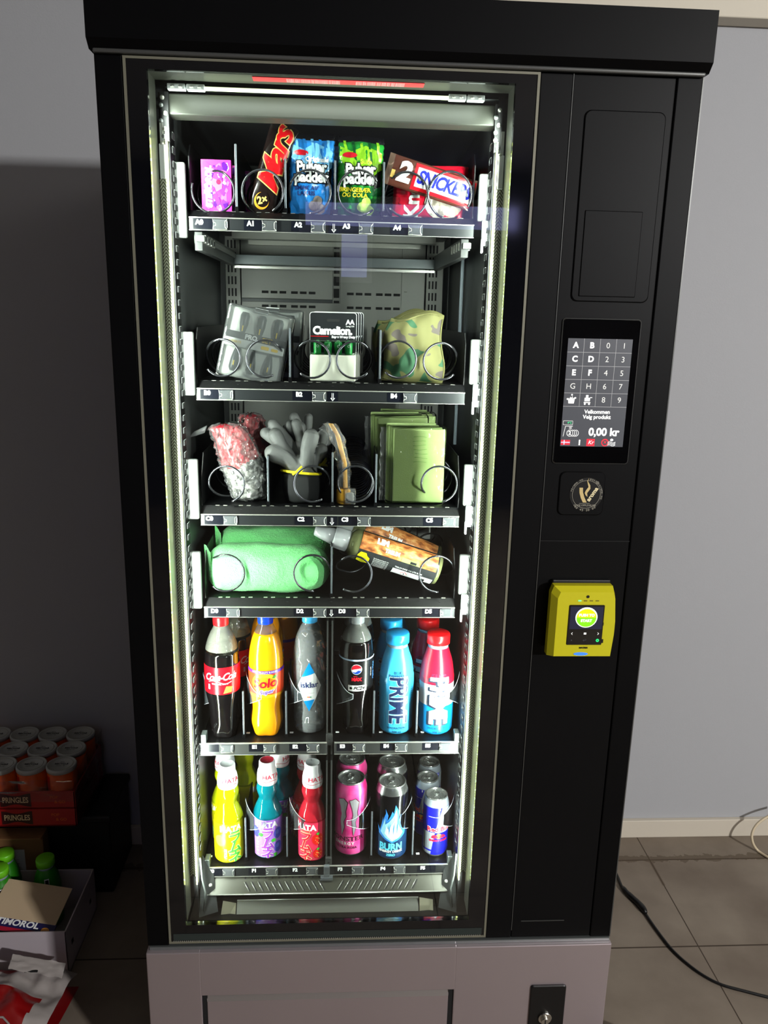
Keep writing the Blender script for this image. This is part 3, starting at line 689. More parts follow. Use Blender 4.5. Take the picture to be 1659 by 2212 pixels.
mb.ell(.7985, 1.394, .0062, .0062, fl, SR, .0005); mb.ell(.7985, 1.394, .0046, .0046, fl, SBG, .0006); mb.text('×', .011, planemap(.7985, -.003, 1.394), SR, .0008)
for k in range(3): mb.tube([(.803+i*.0026, -.0037, 1.3895+k*.0024+.0012*math.sin(i*1.4)) for i in range(6)], .0005, SW, 4)
mb.ell(.8095, 1.3985, .0026, .0022, fl, SW, .0006, n=12)
mb.build('display', TS)
# ---------------- round service sticker
GOLD = M('gold_print', (214, 190, 130), .4); GREYP = M('pale_print', (176, 172, 156), .5)
mb = MB(); a, b = at(1228, 1067, -.003), at(1305, 1067, -.003); cx, cz, R0 = (a.x+b.x)/2, at(1266, 1068, -.003).z, (b.x-a.x)/2+.001
disc(mb, cx, cz, R0, -.0028, -.002, M('sticker_black', (14, 14, 14), .35)); fl = planemap(cx, -.0028, cz)
ring = [(R0*.76*math.cos(2*PI*i/48), R0*.76*math.sin(2*PI*i/48)) for i in range(48)]; mb.tube([(cx+x, -.003, cz+z) for x, z in ring], .00035, GREYP, 4, closed=True)
def arc_text(mb, s_, R_, a_mid, step_, size, m, inv=False):
    for i, ch in enumerate(s_):
        a_ = a_mid+(i-(len(s_)-1)/2)*step_*(1 if inv else -1)
        if ch != ' ': mb.text(ch, size, xf(fl, R_*math.cos(a_), R_*math.sin(a_), a_-PI/2+(PI if inv else 0)), m, .0003)
arc_text(mb, 'varoma.no', R0*.86, 2.42, .125, .0052, GREYP); arc_text(mb, 'post@varoma.no', R0*.86, .55, .125, .0052, GREYP); arc_text(mb, '40 45 30 00', R0*.88, -1.6, .13, .0056, GREYP, True)
k = R0/.026
mb.shape([(x*k, z*k) for x, z in ((-.0105, .0095), (-.0055, .0095), (-.005, .003), (-.0025, -.004), (.0015, -.0115), (-.004, -.0115), (-.0075, -.005), (-.0098, .002))], fl, GOLD)
mb.shape([(x*k, z*k) for x, z in ((.002, .0235), (.0008, .0185), (.0045, .013), (.005, .008), (.001, .002), (.0018, -.0035), (-.001, -.001), (-.0025, .002), (-.001, .006), (.0022, .0105), (.0008, .015), (-.0002, .019))], fl, GOLD)
mb.text('aroma', .0085*k, xf(fl, .0085*k, .0003*k, 1.02), M('cream_print', (240, 226, 180), .5), bold=.0004); mb.rect(-.009*k, .006*k, -.0132*k, -.0128*k, fl, GREYP); mb.text('GODE OPPLEVELSER', .0035*k, xf(fl, -.001*k, -.0158*k), GREYP)
mb.build('service_sticker', VM)
# ---------------- card reader
YEL = M('reader_yellow', (206, 198, 20), .42)
a, b = at(1196, 1270, -.035), at(1318, 1418, -.035); RX0, RX1, RZ0, RZ1 = a.x-.001, b.x+.004, b.z-.001, a.z+.001
mb = MB(); W_, H_ = RX1-RX0, RZ1-RZ0
mb.box(RX0+.006, RX1-.006, -.008, .0, RZ0+.006, RZ1+.004, M('reader_base', (8, 8, 9), .5), .002); 
out = [(0, 0), (.97, 0), (1, .35), (1, .55), (.965, .9), (.93, 1), (.04, 1), (0, .9)]
def rd(y, ins, sh=0):
    cx_, cz_ = .5, .5
    return [(RX0+W_*(cx_+(x-cx_)*(1-ins))+sh, y, RZ0+H_*(cz_+(z-cz_)*(1-ins*.8))-sh*.8) for x, z in out]
rings = [rd(-.006, .04), rd(-.012, .0), rd(-.026, .0), rd(-.036, .10, .004)]; n = len(out)
vs = [p for r_ in rings for p in r_]; fs = [tuple(3*n+i for i in range(n))]+[(j*n+i, j*n+(i+1) % n, (j+1)*n+(i+1) % n, (j+1)*n+i) for j in range(3) for i in range(n)]
mb.add(vs, fs, YEL); CR = mb.build('card_reader', VM, 'yellow contactless card reader')
fr = planemap(RX0+W_*.5+.004, -.036, RZ0+H_*.5-.003)
mb = MB(); hw, hh = W_*.27, H_*.28
plate(mb, [(x+fr(0, 0, 0)[0], z+fr(0, 0, 0)[2]) for x, z in rrect(-hw, hw, -hh*1.05, hh, .002)], -.0372, -.034, SCREENGLASS, .0006)
f2 = planemap(fr(0, 0, 0)[0], -.0373, fr(0, 0, 0)[2])
mb.rect(-hw*.92, hw*.92, -hh*.22, hh*.93, f2, EM('reader_screen_navy', (26, 28, 48), .6), .0003)
mb.ell(0, hh*.38, hw*.62, hw*.60, f2, EM('button_rim', (240, 255, 230), 1.1), .0006); mb.ell(0, hh*.36, hw*.56, hw*.53, f2, EM('button_green', (110, 225, 20), 1.1), .0009); mb.shape([(hw*.54*math.cos(PI*i/14), hh*.38+hw*.50*math.sin(PI*i/14)) for i in range(15)], f2, EM('button_yellow', (190, 232, 0), 1.1), .0011)
mb.text('PUSH TO', .0066, xf(f2, 0, hh*.5), SW, .0014, bold=.0003); mb.text('START', .0066, xf(f2, 0, hh*.22), SW, .0014, bold=.0003)
for s_, x in (('<', -hw*.75), ('>', hw*.75)):
    sg = -1 if s_ == '<' else 1; mb.tube([(f2(x-sg*.0012, 0, 0)[0], -.038, f2(0, -hh*.45+.002, 0)[2]), (f2(x+sg*.0008, 0, 0)[0], -.038, f2(0, -hh*.45, 0)[2]), (f2(x-sg*.0012, 0, 0)[0], -.038, f2(0, -hh*.45-.002, 0)[2])], .0004, SW, 4)
for k in range(3): mb.rect(-.0022, .0022, -hh*.45-.0015+k*.0013, -hh*.45-.0008+k*.0013, f2, SW, .0006)
mb.ell(hw*.74, -hh*.8, .0028, .0028, f2, EM('ok_green', (40, 230, 120), 1.2), .0006); mb.ell(hw*.74, -hh*.8, .0013, .0013, f2, EM('ok_dark', (10, 120, 50), .5), .0009)
mb.text('×', .006, xf(f2, -hw*.74, -hh*.8), EM('dim_icon', (60, 62, 70), .6)); mb.text('↩', .006, xf(f2, 0, -hh*.8), EM('dim_icon', (60, 62, 70), .6))
mb.build('display', CR)
mb = MB(); f3 = planemap(fr(0, 0, 0)[0], -.0362, fr(0, 0, 0)[2]); ch = M('reader_dark', (20, 16, 6), .4)
for k in range(4): MB().shape(rrect(-.0165+k*.0102, -.0108+k*.0102, hh*1.19, hh*1.19+.0018, .0008, 2), f3, EM('led_green', (90, 255, 160), 1.4) if k == 0 else M('reader_olive', (110, 100, 15), .5)).build('indicator_light', CR)
mb.ell(0, hh*1.42, .0026, .0026, f3, ch); mb.text('MATRIX', .0042, xf(f3, 0, -hh*1.2), ch, bold=.0002); mb.ell(-.004, -hh*1.52, .0125, .0030, f3, EM('reader_blue', (50, 110, 255), 1.2)); mb.rect(.029, .0335, -hh*.95, -hh*.75, f3, ch); mb.rect(.0295, .0315, -.002, .004, f3, ch)
mb.build('printed_marks', CR)

# ================================================================== drinks
def rprof(prof):
    zs = [p[1] for p in prof]
    def r(z):
        if z <= zs[0]: return prof[0][0]
        for i in range(len(prof)-1):
            if prof[i][1] <= z <= prof[i+1][1] and prof[i+1][1] > prof[i][1]:
                k = (z-prof[i][1])/(prof[i+1][1]-prof[i][1]); return prof[i][0]*(1-k)+prof[i+1][0]*k
        return prof[-1][0]
    return r
def smooth_prof(keys, n=60):
    # Catmull-Rom through (r, z) keys
    P_ = [Vector((k[0], k[1])) for k in keys]; P_ = [P_[0]*2-P_[1]]+P_+[P_[-1]*2-P_[-2]]; out = []
    m = len(keys)-1
    for i in range(m):
        for j in range(max(2, n//m)):
            t = j/max(2, n//m); p0, p1, p2, p3 = P_[i:i+4]
            q_ = .5*((2*p1)+(p2-p0)*t+(2*p0-5*p1+4*p2-p3)*t*t+(3*p1-p0-3*p2+p3)*t**3); out.append((max(.0005, q_.x), q_.y))
    out.append(tuple(keys[-1][:2])); return out
def cylmap(rf, R_, phi=0., z0=0.):
    return lambda u, v, o: ((rf(v+z0)+o)*math.sin(u/R_+phi), -(rf(v+z0)+o)*math.cos(u/R_+phi), v+z0)
def petal(k=5, zmax=.03, amt=.16):
    return lambda a, z: 1-amt*max(0, 1-z/zmax)*(.5+.5*math.cos(k*a))
def cap_part(parent, r, z, h, m, ribs=True, name='cap'):
    mb = MB(); pr = [(r*.98, 0), (r, h*.06), (r, h*.3), (r*.985, h*.34), (r, h*.38), (r, h*.88), (r*.93, h), (r*.2, h)]
    mb.lathe(pr, m, 48, z=z, mod=(lambda a, zz: 1+(.012*(1 if math.sin(a*24) > 0 else 0) if h*.36 < zz < h*.9 else 0)) if ribs else None); return mb.build(name, parent)
def place(px, py, zf, r): p = atz(px, py, zf); return p.x, p.y+r, zf

def soda(loc, label, h, R_, keys, liquid, level, capm, wrap, cap_r=.0145, emptym=PET, pet=True, group=None, name='soda_bottle', rot=0.):
    o = thing(name, label, 'bottle', loc, (0, 0, rot), group)
    prof = smooth_prof([(r*R_, z*h) for r, z in keys]); md = petal() if pet else None
    low = [p for p in prof if p[1] <= level*h]; up = [p for p in prof if p[1] >= level*h-.002]
    mb = MB(); mb.lathe(low, liquid, 60, mod=md); mb.build('drink', o) if False else None
    mb.lathe(up, emptym, 60, cap=False); mb.build('bottle_body', o)
    if capm: cap_part(o, cap_r, h*.93, h*.075, capm)
    rf = rprof(prof); wrap(o, rf, R_, h); return o
COLA = M('cola', (9, 7, 8), .08, 0, 0, .8); ORANGE = M('orange_soda', (255, 160, 8), .16, 0, 0, .7)
ORANGE_OB = P(ORANGE); ORANGE_OB.inputs['Subsurface Weight'].default_value = .3; ORANGE_OB.inputs['Subsurface Radius'].default_value = (.02, .01, .002)
REDCAP = M('red_cap', (226, 20, 26), .3); BLUECAP = M('blue_cap', (10, 60, 220), .3); SKYCAP = M('sky_cap', (60, 170, 235), .3)
COKERED = M('cola_label_red', (222, 10, 24), .25); FOAM = clear('foamy_plastic', (200, 200, 190), 1.5, .15, (196, 196, 182), .22); add_bump(FOAM, 'vor', 160, .5, .002)
def coke_wrap(o, rf, R_, h):
    mb = MB(); z0, z1 = .40*h, .625*h
    mb.lathe([(rf(z)+.0007, z) for z in [z0+(z1-z0)*i/8 for i in range(9)]], COKERED, 60, cap=False)
    mp = cylmap(rf, R_)
    mb.text('Coca-Cola', .0185, xf(mp, 0.0, .545*h, .04, .9, 1.1), WHITE, .0012, bold=.0003, shear=.45, space=.88, step=.004)
    mb.tube([mp(-.022+.044*i/12, .505*h+.003*math.sin(i/12*PI*2), .0015) for i in range(13)], .0006, WHITE, 4)
    mb.text('ORIGINAL TASTE', .0040, xf(mp, 0, .49*h), WHITE, .0012, step=.004)
    mb.shape([(.006, .41*h), (.022, .415*h), (.024, .46*h), (.012, .47*h)], mp, M('label_orange', (240, 150, 60), .3), .0011, .004); mb.rect(-.024, -.020, .44*h, .48*h, mp, WHITE, .0011, .004)
    mb.build('label', o)
COKE_K = ((.45, 0), (.72, .006), (.80, .05), (.78, .13), (.84, .25), (.97, .37), (1, .45), (1, .62), (.97, .70), (.86, .78), (.66, .855), (.45, .91), (.42, .935), (.40, .97))
lc = place(480, 1598, fE, .0265)
CK = soda(lc, 'cola bottle with red cap and red label, front of the leftmost drink column', .249, .0335, COKE_K, COLA, .735, REDCAP, coke_wrap, .0150, FOAM, group='cola bottles')
dup(CK, 'cola bottle standing behind the front red-capped cola bottle', (lc[0]+.016, lc[1]+.075, fE), (0, 0, 1.3), 'cola bottles')
VIO = M('label_violet', (92, 40, 170), .3); SOL_O = M('label_orange_red', (236, 72, 34), .3); SOL_Y = M('label_yellow', (255, 205, 40), .3); SOL_R = M('label_crimson', (190, 12, 30), .3)
def solo_wrap(o, rf, R_, h):
    mb = MB(); z0, z1 = .36*h, .58*h; mp = cylmap(rf, R_)
    mb.lathe([(rf(z)+.0007, z) for z in [z0+(z1-z0)*i/8 for i in range(9)]], SOL_O, 60, cap=False)
    mb.lathe([(rf(z)+.0011, z) for z in (.555*h, .58*h)], VIO, 60, cap=False); mb.lathe([(rf(z)+.0011, z) for z in (.355*h, .38*h)], M('label_amber', (255, 170, 20), .3), 60, cap=False)
    mb.ell(0, .475*h, .026, .021, mp, SOL_Y, .0011, .004); mb.ell(.002, .47*h, .018, .014, mp, M('label_orange2', (255, 140, 20), .3), .0014, .004)
    mb.text('Solo', .026, xf(mp, 0, .475*h, .1), SOL_Y, .0018, bold=.0016, shear=.2, step=.004); mb.text('Solo', .026, xf(mp, 0, .475*h, .1), SOL_R, .0023, bold=.0009, shear=.2, step=.004)
    mb.text('Super', .0115, xf(mp, .003, .405*h, .15), WHITE, .0018, bold=.0012, shear=.3, step=.004); mb.text('Super', .0115, xf(mp, .003, .405*h, .15), VIO, .0023, bold=.0002, shear=.3, step=.004)
    mb.text('UTEN TILSATT SUKKER', .0048, xf(mp, 0, .568*h), WHITE, .0016, step=.004); mb.shape([(.014, .52*h), (.020, .545*h), (.024, .53*h), (.019, .515*h)], mp, M('leaf_green', (60, 150, 40), .4), .0020, .004)
    mb.build('label', o)
SOLO_K = ((.5, 0), (.85, .008), (.95, .06), (.98, .13), (.90, .215), (.90, .27), (.98, .35), (1, .45), (1, .60), (.95, .70), (.80, .80), (.58, .875), (.43, .92), (.41, .935), (.40, .97))
ls = place(574, 1594, fE, .030)
SO = soda(ls, 'orange soda bottle with blue cap and orange label, front of its column', .249, .0335, SOLO_K, ORANGE, .86, BLUECAP, solo_wrap, .0150, group='orange soda bottles')
dup(SO, 'orange soda bottle standing second behind the blue-capped front one', (ls[0]-.006, ls[1]+.075, fE), (0, 0, .8), 'orange soda bottles')
dup(SO, 'orange soda bottle showing only its side, furthest back in the orange column', (ls[0]+.022, ls[1]+.15, fE), (0, 0, -.9), 'orange soda bottles')
WATER = clear('water_bottle', (226, 232, 234), 1.75, .06, (222, 226, 228), .24); add_bump(WATER, 'noise', 30, 1., .03, 1)
SKY = M('label_sky', (0, 140, 215), .3)
def water_wrap(o, rf, R_, h):
    mb = MB(); mp = cylmap(rf, R_); c = .42*h
    mb.shape([(0, c+.052), (.0245, c), (0, c-.052), (-.0245, c)], mp, WHITE, .0012, .004)
    mb.shape([(0, c+.052), (.0105, c+.030), (-.0150, c+.020)], mp, SKY, .0016, .004); mb.shape([(0, c-.052), (.0105, c-.026), (-.0105, c-.030)], mp, SKY, .0016, .004)
    mb.text('isklar', .0165, xf(mp, 0, c+.004, .06), M('label_navy', (28, 48, 110), .4), .0018, bold=.0003, step=.004); mb.rect(-.010, .010, c-.0128, c-.0122, mp, GREYP, .0018, .004)
    for k, cc in enumerate(((240, 170, 40), (220, 60, 50), (40, 150, 90))): mb.ell(-.003+k*.003, c-.021, .0014, .0014, mp, M('dot%d' % k, cc, .4), .0018, n=8)
    mb.build('label', o)
WAT_K = ((.7, 0), (.92, .01), (.98, .05), (1, .15), (.97, .22), (1, .30), (.98, .42), (1, .50), (.99, .60), (.96, .70), (.84, .80), (.60, .875), (.43, .915), (.41, .935), (.40, .97))
lw = place(668, 1586, fE, .031)
WA = soda(lw, 'clear water bottle with sky blue cap and white diamond label, front of its column', .246, .0325, WAT_K, WATER, 1.0, SKYCAP, water_wrap, .0150, WATER, False, group='clear water bottles', name='water_bottle')
dup(WA, 'clear water bottle standing behind the front water bottle', (lw[0]+.006, lw[1]+.078, fE), (0, 0, .7), 'clear water bottles')
PBLACK = M('label_black', (14, 14, 16), .25); PBLUE = M('globe_blue', (10, 60, 160), .3); PRED = M('globe_red', (225, 20, 40), .3)
def pepsi_wrap(o, rf, R_, h):
    mb = MB(); mp = cylmap(rf, R_); z0, z1 = .40*h, .665*h
    mb.lathe([(rf(z)+.0007, z) for z in [z0+(z1-z0)*i/8 for i in range(9)]], PBLACK, 60, cap=False)
    mb.lathe([(rf(z)+.0011, z) for z in (.655*h, .668*h)], M('label_pale_blue', (190, 215, 245), .3), 60, cap=False); mb.rect(-.016, .020, .402*h, .452*h, mp, WHITE, .0012, .004)
    c = .588*h; mb.ell(0, c, .0105, .0105, mp, WHITE, .0013, .004); r_ = .0095
    mb.shape([(r_*math.cos(a), c+r_*math.sin(a)) for a in [.25+(PI+.1-.25)*i/16 for i in range(17)]]+[(-.003, c+.0005), (.004, c+.004)], mp, PRED, .0017, .004)
    mb.shape([(r_*math.cos(a), c+r_*math.sin(a)) for a in [PI+.55+(PI*2-.35-PI-.55)*i/16 for i in range(17)]]+[(.003, c-.002), (-.002, c-.006)], mp, PBLUE, .0017, .004)
    mb.text('PEPSI', .0034, xf(mp, -.002, .528*h), PRED, .0014, step=.004); mb.text('MAX', .0086, xf(mp, 0, .502*h), PRED, .0014, bold=.0008, step=.004); mb.text('FC24', .0098, xf(mp, .005, .427*h), PBLACK, .0016, bold=.0003, shear=.3, step=.004); mb.ell(-.0105, .427*h, .0028, .0028, mp, PBLACK, .0016, .004, 14)
    mb.text('NO SUGAR', .0036, xf(mp, .031, .55*h, PI/2), WHITE, .0014, step=.004); mb.text('PEPSI MAX', .008, xf(mp, .040, .55*h, PI/2), M('label_blue_print', (80, 150, 220), .4), .0014, step=.004)
    mb.build('label', o)
lp = place(768, 1590, fE, .0285)
PE = soda(lp, 'dark cola bottle with clear neck and black label with round globe emblem', .249, .0335, ((.5, 0), (.74, .006), (.78, .06), (.74, .13), (.80, .24), (.96, .37), (1, .45), (1, .64), (.96, .73), (.82, .82), (.60, .88), (.44, .915), (.42, .935), (.40, .97)), COLA, .80, M('clear_cap', (170, 176, 180), .15, .3), pepsi_wrap, .0150, clear('grey_clear_neck', (225, 228, 226), 1.6, .06, (190, 194, 188), .28), group='black label cola bottles')
dup(PE, 'dark cola bottle standing behind the one with the round globe emblem', (lp[0]+.004, lp[1]+.077, fE), (0, 0, .6), 'black label cola bottles')

def sport(loc, label, cols, capm, flav, lettering, shadow, rot=0., group=None, drop=0):
    o = thing('sports_drink_bottle', label, 'bottle', loc, (0, 0, rot), group); h, R_ = .190, .0345
    prof = smooth_prof([(.80*R_, 0), (.97*R_, .006), (R_, .02), (R_, .11), (.97*R_, .125), (.86*R_, .150), (.66*R_, .172), (.60*R_, .180)])
    rf = rprof(prof); mb = MB()
    def mt(z): return next(m for lim, m in cols if z < lim)
    mb.lathe([(r, z, mt(z)) for r, z in prof], cols[0][1], 60)
    mp = cylmap(rf, R_)
    for s_, zc, sz in flav: mb.text(s_, sz, xf(mp, 0, zc), PRINTD, .0008, bold=.0001, step=.005)
    for (mm, off, oo, bd) in ((shadow, (-.0034, -.0026), .0007, .0024), (lettering[1], (0, 0), .0009, .0018), (lettering[0], (0, 0), .0013, .0008)):
        mb.text('PRIME', .0415, xf(mp, off[0], .077+off[1], -PI/2, .97, 1.2), mm, oo, bold=bd, space=.93, step=.005)
    for k in range(9):
        mb.rect(.031, .036, .118-k*.0045, .1185-k*.0045+.0004, mp, PRINTD, .0007, .005)
    mb.build('bottle_body', o)
    mb = MB(); mb.lathe([(.0205, .178), (.0205, .190)], M('neck_clear', (150, 170, 180), .15, .2), 40); mb.build('neck', o)
    mb = MB(); r = .0232; mb.lathe([(r, .188), (r, .204), (r*.96, .2075), (r*.9, .2085), (.0005, .2085)], capm, 48, mod=lambda a, z: 1+.006*math.sin(40*a)*(.189 < z < .203)); mb.build('cap', o)
    return o
PRINTD = M('dark_print', (20, 50, 90), .4)
SKYB = M('sleeve_sky', (60, 178, 232), .3); NAVY = M('sleeve_navy', (24, 38, 74), .3); PALE = M('sleeve_pale', (190, 225, 245), .3)
fl_ = (('BLUE', .1345, .0075), ('RASPBERRY', .1275, .0075), ('HYDRATION', .0165, .0065), ('500 ml', .0085, .0065))
l1 = place(856, 1589, fE, .0335)
PB = sport(l1, 'sky blue sports drink bottle with blue cap and dark vertical lettering, frontmost', ((9, SKYB),), M('blue_lid', (40, 160, 228), .3), fl_, (NAVY, PALE), SKYB, group='blue sports drink bottles')
dup(PB, 'sky blue sports drink bottle directly behind the frontmost blue one', (l1[0]-.008, l1[1]+.074, fE), (0, 0, -.35), 'blue sports drink bottles')
dup(PB, 'sky blue sports drink bottle deepest in the shelf, third in its column', (l1[0]+.004, l1[1]+.150, fE), (0, 0, .35), 'blue sports drink bottles')
RDS = M('sleeve_red', (232, 22, 52), .3); WHS = M('sleeve_white', (240, 243, 250), .3); BLS = M('sleeve_blue', (20, 150, 225), .3)
l2 = place(943, 1590, fE, .0335)
PI_ = sport(l2, 'red white and blue sports drink bottle with red cap, frontmost', ((.052, BLS), (.105, WHS), (9, RDS)), M('red_lid', (240, 20, 26), .3), (('ICE POP', .130, .0085),)+fl_[2:], (M('letter_white', (252, 252, 255), .4), M('letter_white', (252, 252, 255), .4)), M('letter_shadow', (40, 50, 70), .4), group='red capped sports drink bottles')
dup(PI_, 'red white and blue sports drink bottle behind the frontmost red-capped one', (l2[0]-.012, l2[1]+.080, fE), (0, 0, -.3), 'red capped sports drink bottles')

# ---------------- codd-neck lemonade bottles on the bottom shelf
WRAPW = M('white_shrink_cap', (246, 244, 246), .35); WRAPR = M('cap_red_print', (214, 20, 60), .4)
def ramune(loc, label, glass, liq, lab, lab2, acc, capface, group, rot=0., hata=0., jp=.006, fruit=None, white_side=False):
    o = thing('lemonade_bottle', label, 'bottle', loc, (0, 0, rot), group); h, R_ = .205, .0295
    keys = [(.70*R_, 0), (.93*R_, .004), (R_, .012), (R_, .083), (.97*R_, .094), (.80*R_, .108), (.62*R_, .120), (.60*R_, .126), (.72*R_, .138), (.74*R_, .146), (.62*R_, .160), (.53*R_, .172), (.50*R_, .180)]
    prof = smooth_prof(keys, 70); rf = rprof(prof)
    mb = MB(); mb.lathe(prof, glass, 56, mod=lambda a, z: 1-(.10*max(0, math.cos(3*a))*max(0, 1-abs(z-.122)/.014))); mb.build('glass_body', o)
    mb = MB(); z0, z1 = .006, .088; mp = cylmap(rf, R_)
    mb.lathe([(rf(z)+.0006, z) for z in [z0+(z1-z0)*i/10 for i in range(11)]], lab, 56, cap=False)
    mb.text('HATA', .0165, xf(mp, hata, .077), WHITE, .0011, bold=.0008, step=.004)
    for k, ch in enumerate('ラムネ'):
        mb.text(ch, .029, xf(mp, jp, .058-k*.0225), M('label_cream_outline', (255, 250, 190), .4), .0011, bold=.0014, step=.004); mb.text(ch, .029, xf(mp, jp, .058-k*.0225), acc, .0016, bold=.0006, step=.004)
    if fruit: fruit(mb, mp)
    if white_side: mb.rect(.030, .040, .008, .087, mp, WHITE, .0012, .004)
    mb.build('label', o)
    mb = MB(); cp = [(.0198, .156), (.0208, .160), (.0205, .172), (.0190, .181), (.0165, .187), (.0163, .1995), (.0150, .202), (.0135, .2022), (.0132, .2005), (.0005, .2005)]
    mb.lathe([(r, z, capface if z > .2004 and r < .0140 else WRAPW) for r, z in cp], WRAPW, 44); cf = rprof([(.0208, .160), (.0205, .172), (.0190, .181), (.0165, .187), (.0163, .2)])
    cm = cylmap(cf, .018, .5); mb.text('HATA', .0125, xf(cm, 0, .1745), WRAPR, .0008, step=.004, bold=.0001); mb.tube([cylmap(cf, .018)(-.02+.04*i/10, .1655+.001*math.sin(i), .0006) for i in range(11)], .0004, WRAPR, 4)
    mb.build('cap', o)
    for c_i in o.children: c_i.scale = (1, 1, 1.055)
    return o
def gl(name, c, t_, f=.35):
    m = clear(name, t_, 1.5, .05, c, f); return add_bump(m, 'noise', 60, .3, .002)
YG = gl('yellow_lemonade', (214, 222, 10), (225, 225, 20), .62); TG = gl('teal_lemonade', (0, 140, 160), (30, 160, 170), .5); RG = gl('red_lemonade', (225, 40, 60), (230, 60, 70), .5)
LY = M('lemon_label', (236, 226, 10), .3); LP_ = M('purple_label', (176, 120, 226), .3); LR = M('strawberry_label', (236, 50, 86), .3)
GRN = M('print_green', (60, 180, 50), .4); LGRN = M('print_lime', (150, 220, 60), .4)
def fr_lemon(mb, mp):
    mb.ell(-.014, .052, .012, .012, mp, M('lemon_fruit', (255, 240, 60), .4), .0011, .004); mb.shape([(-.014, .064), (-.006, .070), (-.010, .060)], mp, GRN, .0014, .004); mb.rect(-.006, .0, .010, .036, mp, LGRN, .0012, .004)
    for k, ch in enumerate('ユズ味'): mb.text(ch, .0065, xf(mp, -.003, .032-k*.0075), WHITE, .0016, bold=.0003, step=.004)
def fr_berry(mb, mp):
    for x, z in ((.024, .056), (.024, .026), (-.024, .060)): mb.ell(x, z, .009, .012, mp, M('blueberry', (70, 70, 190), .4), .0011, .004); mb.ell(x-.002, z+.003, .004, .005, mp, M('blueberry_hi', (100, 110, 220), .4), .0014, .004)
    for x, z in ((-.012, .056), (.014, .043), (.017, .010)): mb.ell(x, z, .005, .004, mp, GRN, .0012, .004)
    for k, ch in enumerate('ブルーベリー'): mb.text(ch, .0062, xf(mp, -.019, .046-k*.0068), WHITE, .0016, bold=.0003, step=.004)
def fr_straw(mb, mp):
    for x, z, r_ in ((.012, .052, .0125), (.012, .020, .0105)):
        mb.ell(x, z, r_*.95, r_, mp, M('strawberry', (226, 30, 20), .35), .0011, .004)
        for k in range(9): mb.ell(x+r_*.6*math.cos(k*2.4)*((k % 3+1)/3), z+r_*.7*math.sin(k*2.4)*((k % 3+1)/3), .0008, .0011, mp, M('seed', (255, 200, 80), .4), .0016, n=6)
        mb.shape([(x-.004, z+r_), (x, z+r_*.7), (x+.004, z+r_), (x+.001, z+r_+.003)], mp, GRN, .0015, .004)
GV = M('jp_violet', (150, 60, 190), .4); GR_ = M('jp_red', (214, 16, 50), .4)
ly = place(492, 1867, fF, .0285)
RY = ramune(ly, 'yellow lemonade bottle with white cap, frontmost of the yellow ones', YG, None, LY, None, M('jp_green', (70, 190, 60), .4), M('cap_dimple', (205, 208, 210), .4), 'yellow lemonade bottles', 0, .008, .016, fr_lemon)
dup(RY, 'yellow lemonade bottle directly behind the frontmost yellow one', (ly[0]-.014, ly[1]+.062, fF), (0, 0, -.9), 'yellow lemonade bottles')
dup(RY, 'yellow lemonade bottle at the back of the yellow column, third in line', (ly[0]+.018, ly[1]+.130, fF), (0, 0, .9), 'yellow lemonade bottles')
lb = place(577, 1857, fF, .0285)
RB_ = ramune(lb, 'teal lemonade bottle with purple blueberry label, frontmost', TG, None, LP_, None, GV, M('cap_dimple_red', (190, 40, 60), .4), 'blueberry lemonade bottles', 0, 0, .002, fr_berry)
dup(RB_, 'teal lemonade bottle behind the front one with the blueberry label', (lb[0]+.020, lb[1]+.066, fF), (0, 0, .8), 'blueberry lemonade bottles')
lr = place(674, 1863, fF, .0285)
RR = ramune(lr, 'red lemonade bottle with strawberry label and white cap, frontmost', RG, None, LR, None, GR_, M('cap_dimple', (205, 208, 210), .4), 'strawberry lemonade bottles', 0, -.014, -.014, fr_straw, True)
dup(RR, 'red lemonade bottle behind the front one with the strawberry label', (lr[0]-.014, lr[1]+.064, fF), (0, 0, -.8), 'strawberry lemonade bottles')

